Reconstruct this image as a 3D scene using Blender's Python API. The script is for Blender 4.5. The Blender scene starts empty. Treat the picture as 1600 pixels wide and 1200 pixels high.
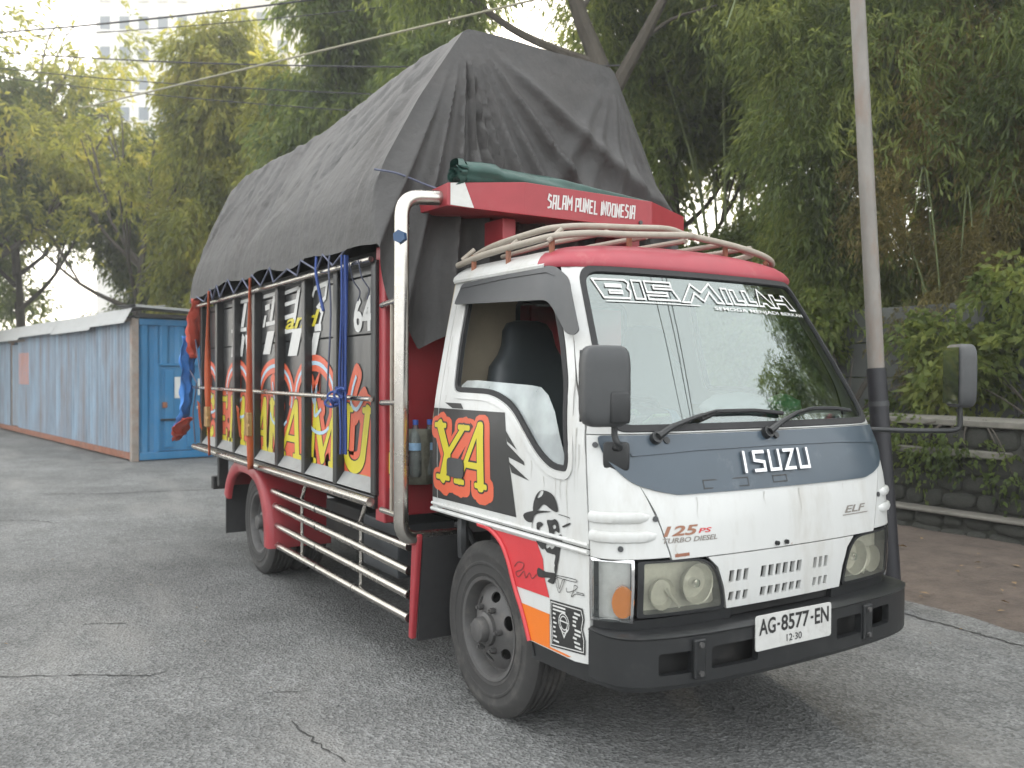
import bpy, bmesh, math, random
import numpy as np
from mathutils import Vector, Matrix, geometry
R = math.radians
rng = np.random.default_rng(7)
random.seed(7)
scene = bpy.context.scene
COL = scene.collection

# ------------------------------------------------------------------ camera, sky, sun, exposure
CAM = np.array([3.4551, -2.8402, 1.567]); YAW, PIT, ROL, FPX = 2.5797, -0.012, 0.0041, 1372.23
_fw = np.array([math.cos(YAW)*math.cos(PIT), math.sin(YAW)*math.cos(PIT), math.sin(PIT)])
_rt = np.array([math.sin(YAW), -math.cos(YAW), 0.0]); _up = np.cross(_rt, _fw)
_r2 = _rt*math.cos(ROL)+_up*math.sin(ROL); _u2 = -_rt*math.sin(ROL)+_up*math.cos(ROL)
cam = bpy.data.cameras.new('camera'); camo = bpy.data.objects.new('camera', cam); COL.objects.link(camo)
m = Matrix.Identity(4)
for i in range(3):
    m[i][0] = _r2[i]; m[i][1] = _u2[i]; m[i][2] = -_fw[i]; m[i][3] = CAM[i]
camo.matrix_world = m
cam.sensor_width = 36; cam.lens = FPX*36/1600; cam.clip_start = .05; cam.clip_end = 2000
cam.dof.use_dof = True; cam.dof.focus_distance = 4.3; cam.dof.aperture_fstop = 2.6
scene.camera = camo

SUN_EL, SUN_DIR = R(24), Vector((-.90, .42, 0)).normalized()     # the sun stands behind the trees past the container
world = bpy.data.worlds.new('World'); scene.world = world; world.use_nodes = True
nt = world.node_tree; nt.nodes.clear()
sky = nt.nodes.new('ShaderNodeTexSky'); sky.sky_type = 'NISHITA'; sky.sun_disc = False
sky.sun_elevation = SUN_EL; sky.sun_rotation = math.atan2(SUN_DIR.x, SUN_DIR.y)
sky.air_density = 1.0; sky.dust_density = 3.0; sky.ozone_density = 1.0
mixw = nt.nodes.new('ShaderNodeMix'); mixw.data_type = 'RGBA'; mixw.inputs[0].default_value = .72
mixw.inputs[7].default_value = (12.0, 12.2, 12.2, 1)               # thin even overcast over the blue
bg = nt.nodes.new('ShaderNodeBackground'); bg.inputs[1].default_value = .13
wo = nt.nodes.new('ShaderNodeOutputWorld')
nt.links.new(sky.outputs[0], mixw.inputs[6]); nt.links.new(mixw.outputs[2], bg.inputs[0]); nt.links.new(bg.outputs[0], wo.inputs[0])
sl = bpy.data.lights.new('sun', 'SUN'); sl.energy = 5.0; sl.angle = R(12); sl.color = (1, .86, .62)
so = bpy.data.objects.new('sun', sl); COL.objects.link(so)
sd = Vector((SUN_DIR.x*math.cos(SUN_EL), SUN_DIR.y*math.cos(SUN_EL), math.sin(SUN_EL)))
so.rotation_euler = sd.to_track_quat('Z', 'Y').to_euler(); so.location = (0, 0, 20)
vs = scene.view_settings; vs.view_transform = 'Standard'; vs.look = 'None'; vs.gamma = 1; vs.exposure = 1.14; vs.use_curve_mapping = False
scene.cycles.use_denoising = True; scene.cycles.max_bounces = 8; scene.cycles.transparent_max_bounces = 24
scene.cycles.diffuse_bounces = 3; scene.cycles.glossy_bounces = 4; scene.cycles.transmission_bounces = 6; scene.cycles.caustics_reflective = False

# ------------------------------------------------------------------ materials
MATS = {}
def mat(name, col, rough=.5, metal=0., var=.10, scale=6., bump=0., bscale=60., dirt=None, damt=.0, dscale=3., spec=.5, coat=0., dist=.004, stretch=None):
    if name in MATS: return MATS[name]
    M = bpy.data.materials.new(name); M.use_nodes = True; t = M.node_tree; N = t.nodes; L = t.links
    b = N['Principled BSDF']; b.inputs['Roughness'].default_value = rough; b.inputs['Metallic'].default_value = metal
    b.inputs['Specular IOR Level'].default_value = spec; b.inputs['Coat Weight'].default_value = coat; b.inputs['Coat Roughness'].default_value = .12
    tc = N.new('ShaderNodeTexCoord'); src = tc.outputs['Object']
    if stretch:
        mp = N.new('ShaderNodeMapping'); mp.inputs['Scale'].default_value = stretch; L.new(src, mp.inputs[0]); src = mp.outputs[0]
    n1 = N.new('ShaderNodeTexNoise'); n1.inputs['Scale'].default_value = scale; n1.inputs['Detail'].default_value = 6; n1.inputs['Roughness'].default_value = .65
    L.new(src, n1.inputs['Vector'])
    r1 = N.new('ShaderNodeMapRange'); r1.inputs[1].default_value = .25; r1.inputs[2].default_value = .75
    r1.inputs[3].default_value = 1-var; r1.inputs[4].default_value = 1+var; L.new(n1.outputs[0], r1.inputs[0])
    mx = N.new('ShaderNodeMix'); mx.data_type = 'RGBA'; mx.blend_type = 'MULTIPLY'; mx.inputs[0].default_value = 1
    mx.inputs[6].default_value = (*col, 1); L.new(r1.outputs[0], mx.inputs[7])
    out = mx.outputs[2]
    if dirt:
        n2 = N.new('ShaderNodeTexNoise'); n2.inputs['Scale'].default_value = dscale; n2.inputs['Detail'].default_value = 8; n2.inputs['Roughness'].default_value = .7
        L.new(src, n2.inputs['Vector'])
        r2 = N.new('ShaderNodeMapRange'); r2.inputs[1].default_value = .62-.35*damt; r2.inputs[2].default_value = .80; r2.inputs[3].default_value = 0; r2.inputs[4].default_value = min(1, .35+damt)
        L.new(n2.outputs[0], r2.inputs[0])
        m2 = N.new('ShaderNodeMix'); m2.data_type = 'RGBA'; L.new(r2.outputs[0], m2.inputs[0]); L.new(out, m2.inputs[6]); m2.inputs[7].default_value = (*dirt, 1)
        out = m2.outputs[2]
        ra = N.new('ShaderNodeMapRange'); ra.inputs[3].default_value = rough; ra.inputs[4].default_value = min(1, rough+.35); L.new(r2.outputs[0], ra.inputs[0]); L.new(ra.outputs[0], b.inputs['Roughness'])
    L.new(out, b.inputs['Base Color'])
    if bump:
        n3 = N.new('ShaderNodeTexNoise'); n3.inputs['Scale'].default_value = bscale; n3.inputs['Detail'].default_value = 5
        L.new(src, n3.inputs['Vector'])
        bp = N.new('ShaderNodeBump'); bp.inputs['Strength'].default_value = bump; bp.inputs['Distance'].default_value = dist
        L.new(n3.outputs[0], bp.inputs['Height']); L.new(bp.outputs[0], b.inputs['Normal'])
    MATS[name] = M
    return M

def glass(name, tint, ior, dust_sheen=0., dust_sheen_col=(.8, .85, .85), rough=.0):
    M = bpy.data.materials.new(name); M.use_nodes = True; t = M.node_tree; N = t.nodes; L = t.links; N.clear()
    o = N.new('ShaderNodeOutputMaterial'); tr = N.new('ShaderNodeBsdfTransparent'); tr.inputs[0].default_value = (*tint, 1)
    gl = N.new('ShaderNodeBsdfGlossy'); gl.inputs['Roughness'].default_value = rough; gl.inputs[0].default_value = (.88, .98, .96, 1)
    fr = N.new('ShaderNodeFresnel'); fr.inputs[0].default_value = ior
    mx = N.new('ShaderNodeMixShader'); L.new(fr.outputs[0], mx.inputs[0]); 
    base = tr.outputs[0]
    if dust_sheen:
        di = N.new('ShaderNodeBsdfDiffuse'); di.inputs[0].default_value = (*dust_sheen_col, 1)
        no = N.new('ShaderNodeTexNoise'); no.inputs['Scale'].default_value = 5; no.inputs['Detail'].default_value = 6
        tc = N.new('ShaderNodeTexCoord'); L.new(tc.outputs['Object'], no.inputs['Vector'])
        mr = N.new('ShaderNodeMapRange'); mr.inputs[1].default_value = .3; mr.inputs[2].default_value = .75; mr.inputs[3].default_value = dust_sheen*.6; mr.inputs[4].default_value = dust_sheen*1.4
        L.new(no.outputs[0], mr.inputs[0])
        m0 = N.new('ShaderNodeMixShader'); L.new(mr.outputs[0], m0.inputs[0]); L.new(tr.outputs[0], m0.inputs[1]); L.new(di.outputs[0], m0.inputs[2]); base = m0.outputs[0]
    L.new(base, mx.inputs[1]); L.new(gl.outputs[0], mx.inputs[2]); L.new(mx.outputs[0], o.inputs[0])
    MATS[name] = M; return M

def leafmat(name, c1, c2, c3, trans=.45):
    M = bpy.data.materials.new(name); M.use_nodes = True; t = M.node_tree; N = t.nodes; L = t.links; N.clear()
    o = N.new('ShaderNodeOutputMaterial'); di = N.new('ShaderNodeBsdfPrincipled'); tr = N.new('ShaderNodeBsdfTranslucent'); mx = N.new('ShaderNodeMixShader')
    di.inputs['Roughness'].default_value = .5; di.inputs['Specular IOR Level'].default_value = .35
    ge = N.new('ShaderNodeNewGeometry'); tc = N.new('ShaderNodeTexCoord')
    no = N.new('ShaderNodeTexNoise'); no.inputs['Scale'].default_value = .9; no.inputs['Detail'].default_value = 3; L.new(ge.outputs['Position'], no.inputs['Vector'])
    ad = N.new('ShaderNodeMath'); ad.operation = 'MULTIPLY_ADD'; ad.inputs[1].default_value = .45; L.new(ge.outputs['Random Per Island'], ad.inputs[0])
    mm = N.new('ShaderNodeMapRange'); mm.inputs[1].default_value = .3; mm.inputs[2].default_value = .7; mm.inputs[3].default_value = -.12; mm.inputs[4].default_value = .72; L.new(no.outputs[0], mm.inputs[0]); L.new(mm.outputs[0], ad.inputs[2])
    cr = N.new('ShaderNodeValToRGB'); cr.color_ramp.elements[0].color = (*c1, 1); cr.color_ramp.elements[1].color = (*c3, 1)
    e = cr.color_ramp.elements.new(.5); e.color = (*c2, 1); cr.color_ramp.elements[1].position = .5 if False else cr.color_ramp.elements[1].position
    L.new(ad.outputs[0], cr.inputs[0]); L.new(cr.outputs[0], di.inputs['Base Color'])
    hs = N.new('ShaderNodeHueSaturation'); hs.inputs['Value'].default_value = 2.0; hs.inputs['Hue'].default_value = .485; L.new(cr.outputs[0], hs.inputs['Color']); L.new(hs.outputs[0], tr.inputs[0])
    mx.inputs[0].default_value = trans; L.new(di.outputs[0], mx.inputs[1]); L.new(tr.outputs[0], mx.inputs[2]); L.new(mx.outputs[0], o.inputs[0])
    MATS[name] = M; return M

white = mat('white_paint', (.56, .565, .55), .32, var=.04, scale=5, dirt=(.36, .335, .285), damt=.34, dscale=3.2, coat=.3, stretch=(1.5, 1.5, .5))
whiteflat = mat('white_trim', (.55, .55, .52), .45, var=.08, scale=20, dirt=(.4, .37, .32), damt=.15, dscale=9)
red = mat('red_paint', (.30, .028, .036), .42, var=.14, scale=5, dirt=(.20, .085, .075), damt=.22, dscale=5, bump=.1, bscale=30)
redroof = mat('red_roof_paint', (.33, .045, .062), .45, var=.10, scale=7, dirt=(.5, .25, .23), damt=.12, dscale=6)
slate = mat('slate_paint', (.042, .062, .082), .36, var=.08, scale=6, dirt=(.2, .22, .24), damt=.2, dscale=5, coat=.2)
blackp = mat('black_plastic', (.014, .015, .016), .42, var=.15, scale=14, dirt=(.065, .062, .06), damt=.2, dscale=6, bump=.15, bscale=200, dist=.001)
greyplast = mat('grey_plastic', (.048, .050, .052), .42, var=.1, scale=10, dirt=(.10, .10, .098), damt=.15, dscale=4)
rubber = mat('rubber', (.022, .022, .023), .75, var=.2, scale=20, bump=.1, bscale=80, dist=.001)
tyre = mat('tyre_rubber', (.034, .033, .032), .85, var=.2, scale=10, dirt=(.15, .14, .125), damt=.34, dscale=5, bump=.2, bscale=120, dist=.002)
steelw = mat('wheel_steel', (.085, .083, .082), .55, metal=.3, var=.2, scale=12, dirt=(.18, .16, .14), damt=.3, dscale=9, bump=.2, bscale=90, dist=.001)
chrome = mat('stainless_steel', (.50, .475, .44), .27, metal=1, var=.10, scale=18, dirt=(.42, .36, .30), damt=.12, dscale=7, bump=.05, bscale=40, dist=.001)
chromeb = mat('bright_chrome', (.8, .8, .8), .14, metal=1, var=.04)
badgem = mat('badge_chrome', (.55, .55, .56), .22, metal=1, var=.1, scale=30)
blackpaint = mat('black_paint', (.012, .0125, .0125), .38, var=.2, scale=9, dirt=(.05, .047, .045), damt=.15, dscale=4, coat=.1)
panelblk = mat('panel_black', (.020, .022, .023), .30, var=.35, scale=3, dirt=(.045, .045, .044), damt=.2, dscale=3, coat=.15, stretch=(1, 1, .35))
chassis = mat('chassis_black', (.018, .018, .018), .7, var=.3, scale=9, dirt=(.07, .06, .05), damt=.3, dscale=6)
ledge = mat('ledge_grey', (.24, .245, .24), .45, var=.15, scale=9, dirt=(.2, .19, .17), damt=.3)
yellow = mat('decal_yellow', (.56, .48, .028), .42, var=.06, scale=8, dirt=(.35, .3, .1), damt=.06)
orange = mat('decal_orange', (.60, .105, .048), .42, var=.06, scale=8, dirt=(.4, .13, .08), damt=.08)
decred = mat('decal_red', (.52, .035, .042), .38, var=.06, scale=8)
decorg = mat('decal_bright_orange', (.68, .165, .015), .38, var=.05, scale=8)
decblk = mat('decal_black', (.022, .022, .022), .4, var=.15, scale=10, dirt=(.1, .1, .1), damt=.12)
decwht = mat('decal_white', (.58, .58, .56), .42, var=.08, scale=15)
decblue = mat('decal_light_blue', (.38, .52, .62), .42, var=.08)
decgold = mat('decal_gold', (.42, .30, .04), .42, var=.3, scale=20)
decgrey = mat('decal_grey', (.22, .2, .18), .4)
beige = mat('cab_lining', (.44, .38, .28), .7, var=.1, scale=5, dirt=(.25, .2, .14), damt=.2)
seatm = mat('seat_vinyl', (.035, .042, .046), .45, var=.15, scale=8)
darkin = mat('dashboard_plastic', (.05, .055, .058), .6, var=.1)
tan = mat('rack_paint', (.33, .29, .24), .55, var=.14, scale=16, dirt=(.2, .15, .1), damt=.25, dscale=9)
bluerope = mat('blue_rope', (.028, .06, .22), .7, var=.2, scale=60)
greyrope = mat('grey_rope', (.10, .11, .16), .8, var=.2, scale=60)
strapm = mat('orange_strap', (.50, .115, .05), .65, var=.12, scale=20, dirt=(.4, .12, .06), damt=.15)
bluesheet = mat('blue_sheeting', (.06, .24, .66), .5, var=.15, scale=12, bump=.3, bscale=40, dist=.01)
redsheet = mat('red_sheeting', (.58, .10, .065), .55, var=.15, scale=12, bump=.3, bscale=40, dist=.01)
greentarp = mat('green_tarp', (.016, .060, .048), .42, var=.25, scale=9, dirt=(.05, .075, .06), damt=.25, dscale=8, bump=.3, bscale=25, dist=.01)
windscreen = glass('windscreen_glass', (.70, .78, .76), 2.8)
doorglass = glass('door_glass', (.80, .86, .86), 1.6, dust_sheen=.42, dust_sheen_col=(.80, .85, .86))  # pale diffuse colour paints in the bright sky reflected by this pane
rearglass = glass('rear_glass', (.85, .87, .85), 1.3)
lensm = glass('headlight_lens', (.93, .92, .84), 1.5, dust_sheen=.12, dust_sheen_col=(.60, .60, .52))
clearlens = glass('clear_lens', (.93, .94, .93), 1.45, dust_sheen=.05)
bottlem = glass('bottle_plastic', (.80, .88, .92), 1.35, dust_sheen=.12)
reflector = mat('reflector_silver', (.74, .735, .68), .30, metal=.30, var=.12, scale=30)
amber = mat('amber_lens', (.92, .27, .02), .2, var=.06, coat=.4)
mirrorm = mat('mirror_glass', (.8, .82, .83), .03, metal=1, var=.0)
plate = mat('plate_white', (.52, .52, .50), .45, var=.07, scale=18, dirt=(.25, .24, .2), damt=.25, dscale=14)

def asphalt_mat():
    M = bpy.data.materials.new('asphalt'); M.use_nodes = True; t = M.node_tree; N = t.nodes; L = t.links; b = N['Principled BSDF']
    tc = N.new('ShaderNodeTexCoord'); P = tc.outputs['Object']
    def noise(s, d=6, r=.6):
        n = N.new('ShaderNodeTexNoise'); n.inputs['Scale'].default_value = s; n.inputs['Detail'].default_value = d; n.inputs['Roughness'].default_value = r; L.new(P, n.inputs['Vector']); return n.outputs[0]
    def rmp(src, a, c, lo, hi):
        r = N.new('ShaderNodeMapRange'); r.inputs[1].default_value = a; r.inputs[2].default_value = c; r.inputs[3].default_value = lo; r.inputs[4].default_value = hi; L.new(src, r.inputs[0]); return r.outputs[0]
    def mul(a, c):
        q = N.new('ShaderNodeMath'); q.operation = 'MULTIPLY'; L.new(a, q.inputs[0]); L.new(c, q.inputs[1]); return q.outputs[0]
    vo = N.new('ShaderNodeTexVoronoi'); vo.inputs['Scale'].default_value = 75; L.new(P, vo.inputs['Vector'])
    vo2 = N.new('ShaderNodeTexVoronoi'); vo2.inputs['Scale'].default_value = 34; L.new(P, vo2.inputs['Vector'])
    sp = N.new('ShaderNodeSeparateColor'); L.new(vo.outputs['Color'], sp.inputs[0])
    grain = rmp(sp.outputs[0], 0, 1, .62, 1.35)
    v = mul(mul(rmp(noise(.35, 5), .3, .7, .66, 1.34), rmp(noise(2.2, 8, .7), .3, .7, .80, 1.20)), mul(grain, rmp(noise(14, 6, .7), .3, .7, .82, 1.18)))
    mx = N.new('ShaderNodeMix'); mx.data_type = 'RGBA'; mx.blend_type = 'MULTIPLY'; mx.inputs[0].default_value = 1; mx.inputs[6].default_value = (.152, .154, .151, 1); L.new(v, mx.inputs[7])
    # pale worn streaks along the driving direction
    mp = N.new('ShaderNodeMapping'); mp.inputs['Scale'].default_value = (.35, 1.3, 1); mp.inputs['Rotation'].default_value = (0, 0, .4); L.new(P, mp.inputs[0])
    ns = N.new('ShaderNodeTexNoise'); ns.inputs['Scale'].default_value = 1.4; ns.inputs['Detail'].default_value = 7; L.new(mp.outputs[0], ns.inputs['Vector'])
    m2 = N.new('ShaderNodeMix'); m2.data_type = 'RGBA'; L.new(rmp(ns.outputs[0], .52, .74, 0, .75), m2.inputs[0]); L.new(mx.outputs[2], m2.inputs[6]); m2.inputs[7].default_value = (.23, .226, .215, 1)
    # oily dark blotches
    m3 = N.new('ShaderNodeMix'); m3.data_type = 'RGBA'; L.new(rmp(noise(.9, 4), .60, .72, 0, .5), m3.inputs[0]); L.new(m2.outputs[2], m3.inputs[6]); m3.inputs[7].default_value = (.055, .055, .054, 1)
    L.new(m3.outputs[2], b.inputs['Base Color']); b.inputs['Roughness'].default_value = .82; b.inputs['Specular IOR Level'].default_value = .35
    h = N.new('ShaderNodeMath'); h.operation = 'MULTIPLY_ADD'; h.inputs[1].default_value = .8; L.new(vo2.outputs['Distance'], h.inputs[0])
    h2 = N.new('ShaderNodeMath'); h2.operation = 'MULTIPLY_ADD'; h2.inputs[1].default_value = 1.0; L.new(vo.outputs['Distance'], h2.inputs[0]); L.new(noise(24, 6, .7), h2.inputs[2]); L.new(h2.outputs[0], h.inputs[2])
    bp = N.new('ShaderNodeBump'); bp.inputs['Strength'].default_value = .65; bp.inputs['Distance'].default_value = .012; L.new(h.outputs[0], bp.inputs['Height']); L.new(bp.outputs[0], b.inputs['Normal'])
    return M
asphalt = asphalt_mat()
soil = mat('soil', (.100, .078, .064), .9, var=.35, scale=5, dirt=(.18, .14, .115), damt=.3, dscale=2.2, bump=.8, bscale=30, dist=.03)
stonem = mat('mossy_stone', (.050, .050, .044), .85, var=.4, scale=6, dirt=(.035, .055, .025), damt=.4, dscale=5, bump=.6, bscale=25, dist=.02)
mortar = mat('mortar', (.05, .05, .043), .9, var=.3, scale=8, dirt=(.03, .045, .02), damt=.4, bump=.5, bscale=20, dist=.02)
coping = mat('coping_concrete', (.18, .17, .148), .85, var=.25, scale=6, dirt=(.10, .11, .07), damt=.35, dscale=4, bump=.4, bscale=30, dist=.01)
concrete = mat('grey_concrete', (.095, .10, .095), .88, var=.25, scale=2, dirt=(.06, .075, .045), damt=.35, dscale=1.6, bump=.3, bscale=20, dist=.01)
polem = mat('pole_paint', (.20, .185, .165), .5, var=.18, scale=8, dirt=(.22, .13, .085), damt=.3, dscale=7, stretch=(1, 1, .4))
polebl = mat('pole_black', (.018, .018, .022), .5, var=.2, scale=9)
bark = mat('bark', (.070, .060, .048), .9, var=.35, scale=9, bump=.8, bscale=18, dist=.03, stretch=(1, 1, .3))
culm = mat('bamboo_culm', (.14, .17, .07), .6, var=.3, scale=5)
contb = mat('container_side_paint', (.22, .30, .38), .6, var=.35, scale=2.6, dirt=(.20, .15, .125), damt=.66, dscale=2.0, bump=.2, bscale=30, stretch=(1.4, 1.4, .22))
conte = mat('container_end_paint', (.026, .17, .35), .52, var=.22, scale=2.0, dirt=(.14, .22, .28), damt=.3, dscale=2, stretch=(1, 1, .4))
contp = mat('container_post_paint', (.27, .24, .21), .7, var=.3, scale=5, dirt=(.27, .13, .08), damt=.45, dscale=4)
rust = mat('rust', (.26, .105, .062), .85, var=.3, scale=6, dirt=(.2, .17, .15), damt=.4, dscale=4)
zinc = mat('zinc_sheet', (.36, .365, .36), .5, metal=.25, var=.14, scale=4, dirt=(.25, .22, .19), damt=.3, dscale=4)
rubberroof = mat('dark_roofing', (.07, .072, .07), .7, var=.25, scale=5)
palecable = mat('cable_pale', (.30, .28, .20), .7)
cablem = mat('cable_black', (.03, .03, .033), .7)
bldg = mat('far_wall_white', (.72, .70, .66), .8, var=.06, scale=.3)
bldg2 = mat('far_wall_cream', (.66, .62, .56), .8, var=.06, scale=.3)
farwin = mat('far_window', (.14, .17, .20), .25, var=.1)
leafN = leafmat('leaf_olive', (.042, .064, .018), (.120, .160, .042), (.235, .265, .070), .52)
leafY = leafmat('leaf_ochre', (.070, .066, .024), (.165, .145, .048), (.30, .24, .075), .45)
leafF = leafmat('leaf_yellowgreen', (.075, .095, .020), (.195, .215, .040), (.36, .34, .065), .55)
leafD = leafmat('leaf_dark', (.034, .056, .016), (.095, .135, .034), (.180, .215, .055), .52)
litterm = mat('dry_leaf', (.24, .16, .08), .8, var=.4, scale=30)

def tarp_material():
    M = mat('tarp_canvas', (.050, .048, .047), .62, var=.30, scale=2.2, dirt=(.108, .100, .095), damt=.42, dscale=1.3, bump=.35, bscale=14, dist=.03)
    return M
tarpm = tarp_material()

# ------------------------------------------------------------------ helpers
def link(o, parent=None):
    COL.objects.link(o)
    if parent is not None: o.parent = parent
    return o
def tag(o, label=None, cat=None, group=None, kind=None):
    if label: o['label'] = label
    if cat: o['category'] = cat
    if group: o['group'] = group
    if kind: o['kind'] = kind
    return o
def empty(name, loc=(0, 0, 0), label=None, cat=None, group=None, rz=0):
    o = bpy.data.objects.new(name, None); o.empty_display_size = .1; o.location = loc; o.rotation_euler = (0, 0, rz); link(o)
    return tag(o, label, cat, group)

class MB:
    def __init__(s): s.v = []; s.f = []; s.mi = []; s.cur = 0
    def add(s, vs, fs):
        n = len(s.v); s.v += [tuple(float(c) for c in p) for p in vs]
        for f in fs: s.f.append(tuple(i+n for i in f)); s.mi.append(s.cur)
        return s
    def box(s, x0, x1, y0, y1, z0, z1):
        return s.add([(x0, y0, z0), (x1, y0, z0), (x1, y1, z0), (x0, y1, z0), (x0, y0, z1), (x1, y0, z1), (x1, y1, z1), (x0, y1, z1)],
                     [(0, 3, 2, 1), (4, 5, 6, 7), (0, 1, 5, 4), (1, 2, 6, 5), (2, 3, 7, 6), (3, 0, 4, 7)])
    def tube(s, pts, r, n=8, cap=True):
        P = [Vector(p) for p in pts]; k = len(P); rr = r if isinstance(r, (list, tuple)) else [r]*k
        T = []
        for i in range(k):
            a = P[max(i-1, 0)]; b = P[min(i+1, k-1)]; d = (b-a); T.append(d.normalized() if d.length > 1e-9 else Vector((0, 0, 1)))
        u = T[0].orthogonal().normalized(); vs = []; fs = []
        for i in range(k):
            u = (u-T[i]*u.dot(T[i]))
            u = u.normalized() if u.length > 1e-6 else T[i].orthogonal().normalized()
            w = T[i].cross(u)
            for j in range(n):
                a = 2*math.pi*j/n; vs.append(P[i]+(u*math.cos(a)+w*math.sin(a))*rr[i])
        for i in range(k-1):
            for j in range(n):
                a = i*n+j; b = i*n+(j+1) % n; fs.append((a, b, b+n, a+n))
        if cap: fs.append(tuple(range(n-1, -1, -1))); fs.append(tuple(range((k-1)*n, k*n)))
        return s.add(vs, fs)
    def lathe(s, prof, c, ax='y', n=32, sign=1):
        c = Vector(c); vs = []; fs = []; k = len(prof)
        for j in range(n):
            a = 2*math.pi*j/n; ca, sa = math.cos(a), math.sin(a)
            for r, h in prof:
                p = {'y': (r*ca, h*sign, r*sa), 'z': (r*ca, r*sa, h*sign), 'x': (h*sign, r*ca, r*sa)}[ax]
                vs.append(c+Vector(p))
        for j in range(n):
            q = (j+1) % n
            for i in range(k-1): fs.append((j*k+i, q*k+i, q*k+i+1, j*k+i+1))
        return s.add(vs, fs)
    def grid(s, fn, nu, nv, closed_u=False):
        vs = [fn(i, j) for i in range(nu) for j in range(nv)]; fs = []
        for i in range(nu-1):
            for j in range(nv-1): fs.append((i*nv+j, (i+1)*nv+j, (i+1)*nv+j+1, i*nv+j+1))
        return s.add(vs, fs)
    def build(s, name, m, parent=None, smooth=False, bevel=0, angle=40, recalc=True):
        me = bpy.data.meshes.new(name); me.from_pydata(s.v, [], s.f); me.validate(clean_customdata=False)
        for x in (m if isinstance(m, (list, tuple)) else [m]): me.materials.append(x)
        if isinstance(m, (list, tuple)) and len(me.polygons) == len(s.mi): me.polygons.foreach_set('material_index', s.mi)
        if recalc:
            b = bmesh.new(); b.from_mesh(me); bmesh.ops.remove_doubles(b, verts=b.verts, dist=1e-5); bmesh.ops.recalc_face_normals(b, faces=b.faces); b.to_mesh(me); b.free()
        if smooth:
            me.polygons.foreach_set('use_smooth', [True]*len(me.polygons)); me.set_sharp_from_angle(angle=R(angle))
        o = bpy.data.objects.new(name, me); link(o, parent)
        if bevel:
            md = o.modifiers.new('bevel', 'BEVEL'); md.width = bevel; md.segments = 2; md.limit_method = 'ANGLE'; md.angle_limit = R(40)
        return o

def inside(p, poly):
    x, y = p; r = False; n = len(poly); j = n-1
    for i in range(n):
        xi, yi = poly[i]; xj, yj = poly[j]
        if (yi > y) != (yj > y) and x < (xj-xi)*(y-yi)/(yj-yi)+xi: r = not r
        j = i
    return r
def subdiv(poly, h, closed=True):
    out = []; n = len(poly)
    for i in range(n if closed else n-1):
        a = poly[i]; b = poly[(i+1) % n]; d = math.hypot(b[0]-a[0], b[1]-a[1]); k = max(1, int(math.ceil(d/h)))
        for q in range(k): out.append((a[0]+(b[0]-a[0])*q/k, a[1]+(b[1]-a[1])*q/k))
    if not closed: out.append(poly[-1])
    return out
def fillet(poly, r, n=5):
    out = []; k = len(poly)
    for i in range(k):
        p0 = Vector(poly[i-1]); p1 = Vector(poly[i]); p2 = Vector(poly[(i+1) % k])
        rr = r[i] if isinstance(r, (list, tuple)) else r
        a = p0-p1; b = p2-p1; l = min(rr, a.length*.48, b.length*.48)
        if l < 1e-5: out.append(tuple(p1)); continue
        s = p1+a.normalized()*l; e = p1+b.normalized()*l
        for q in range(n+1):
            t = q/n; out.append(tuple(s*(1-t)**2+p1*2*t*(1-t)+e*t*t))
    return out
def crom(pts, n=6, closed=False):
    P = [np.array(p, float) for p in pts]; k = len(P); out = []
    for i in range(k if closed else k-1):
        p0 = P[(i-1) % k] if closed or i > 0 else P[0]*2-P[1]; p1 = P[i]; p2 = P[(i+1) % k]; p3 = P[(i+2) % k] if closed or i+2 < k else P[-1]*2-P[-2]
        for q in range(n):
            t = q/n; out.append(tuple(.5*((2*p1)+(-p0+p2)*t+(2*p0-5*p1+4*p2-p3)*t*t+(-p0+3*p1-3*p2+p3)*t**3)))
    if not closed: out.append(tuple(P[-1]))
    return out
def tri2d(poly, holes=(), h=.06):
    vs = []; es = []
    for lp in [poly]+list(holes):
        q = subdiv(lp, h); n = len(vs); vs += q; es += [(n+i, n+(i+1) % len(q)) for i in range(len(q))]
    xs = [p[0] for p in poly]; ys = [p[1] for p in poly]; bnd = np.array(vs)
    x = min(xs)+h*.5
    while x < max(xs):
        y = min(ys)+h*.5
        while y < max(ys):
            if inside((x, y), poly) and not any(inside((x, y), q) for q in holes):
                if np.min((bnd[:, 0]-x)**2+(bnd[:, 1]-y)**2) > (h*.4)**2: vs.append((x, y))
            y += h
        x += h
    r = geometry.delaunay_2d_cdt([Vector(p) for p in vs], es, [], 0, 1e-7)
    V = [tuple(p) for p in r[0]]; F = []
    for f in r[2]:
        c = (sum(V[i][0] for i in f)/3, sum(V[i][1] for i in f)/3)
        if inside(c, poly) and not any(inside(c, q) for q in holes): F.append(tuple(f))
    return V, F
def nrm(fn, u, v):
    e = 1e-3; p = Vector(fn(u, v)); a = Vector(fn(u+e, v))-p; b = Vector(fn(u, v+e))-p; n = a.cross(b)
    return n.normalized() if n.length > 1e-12 else Vector((0, 0, 1))
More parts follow.
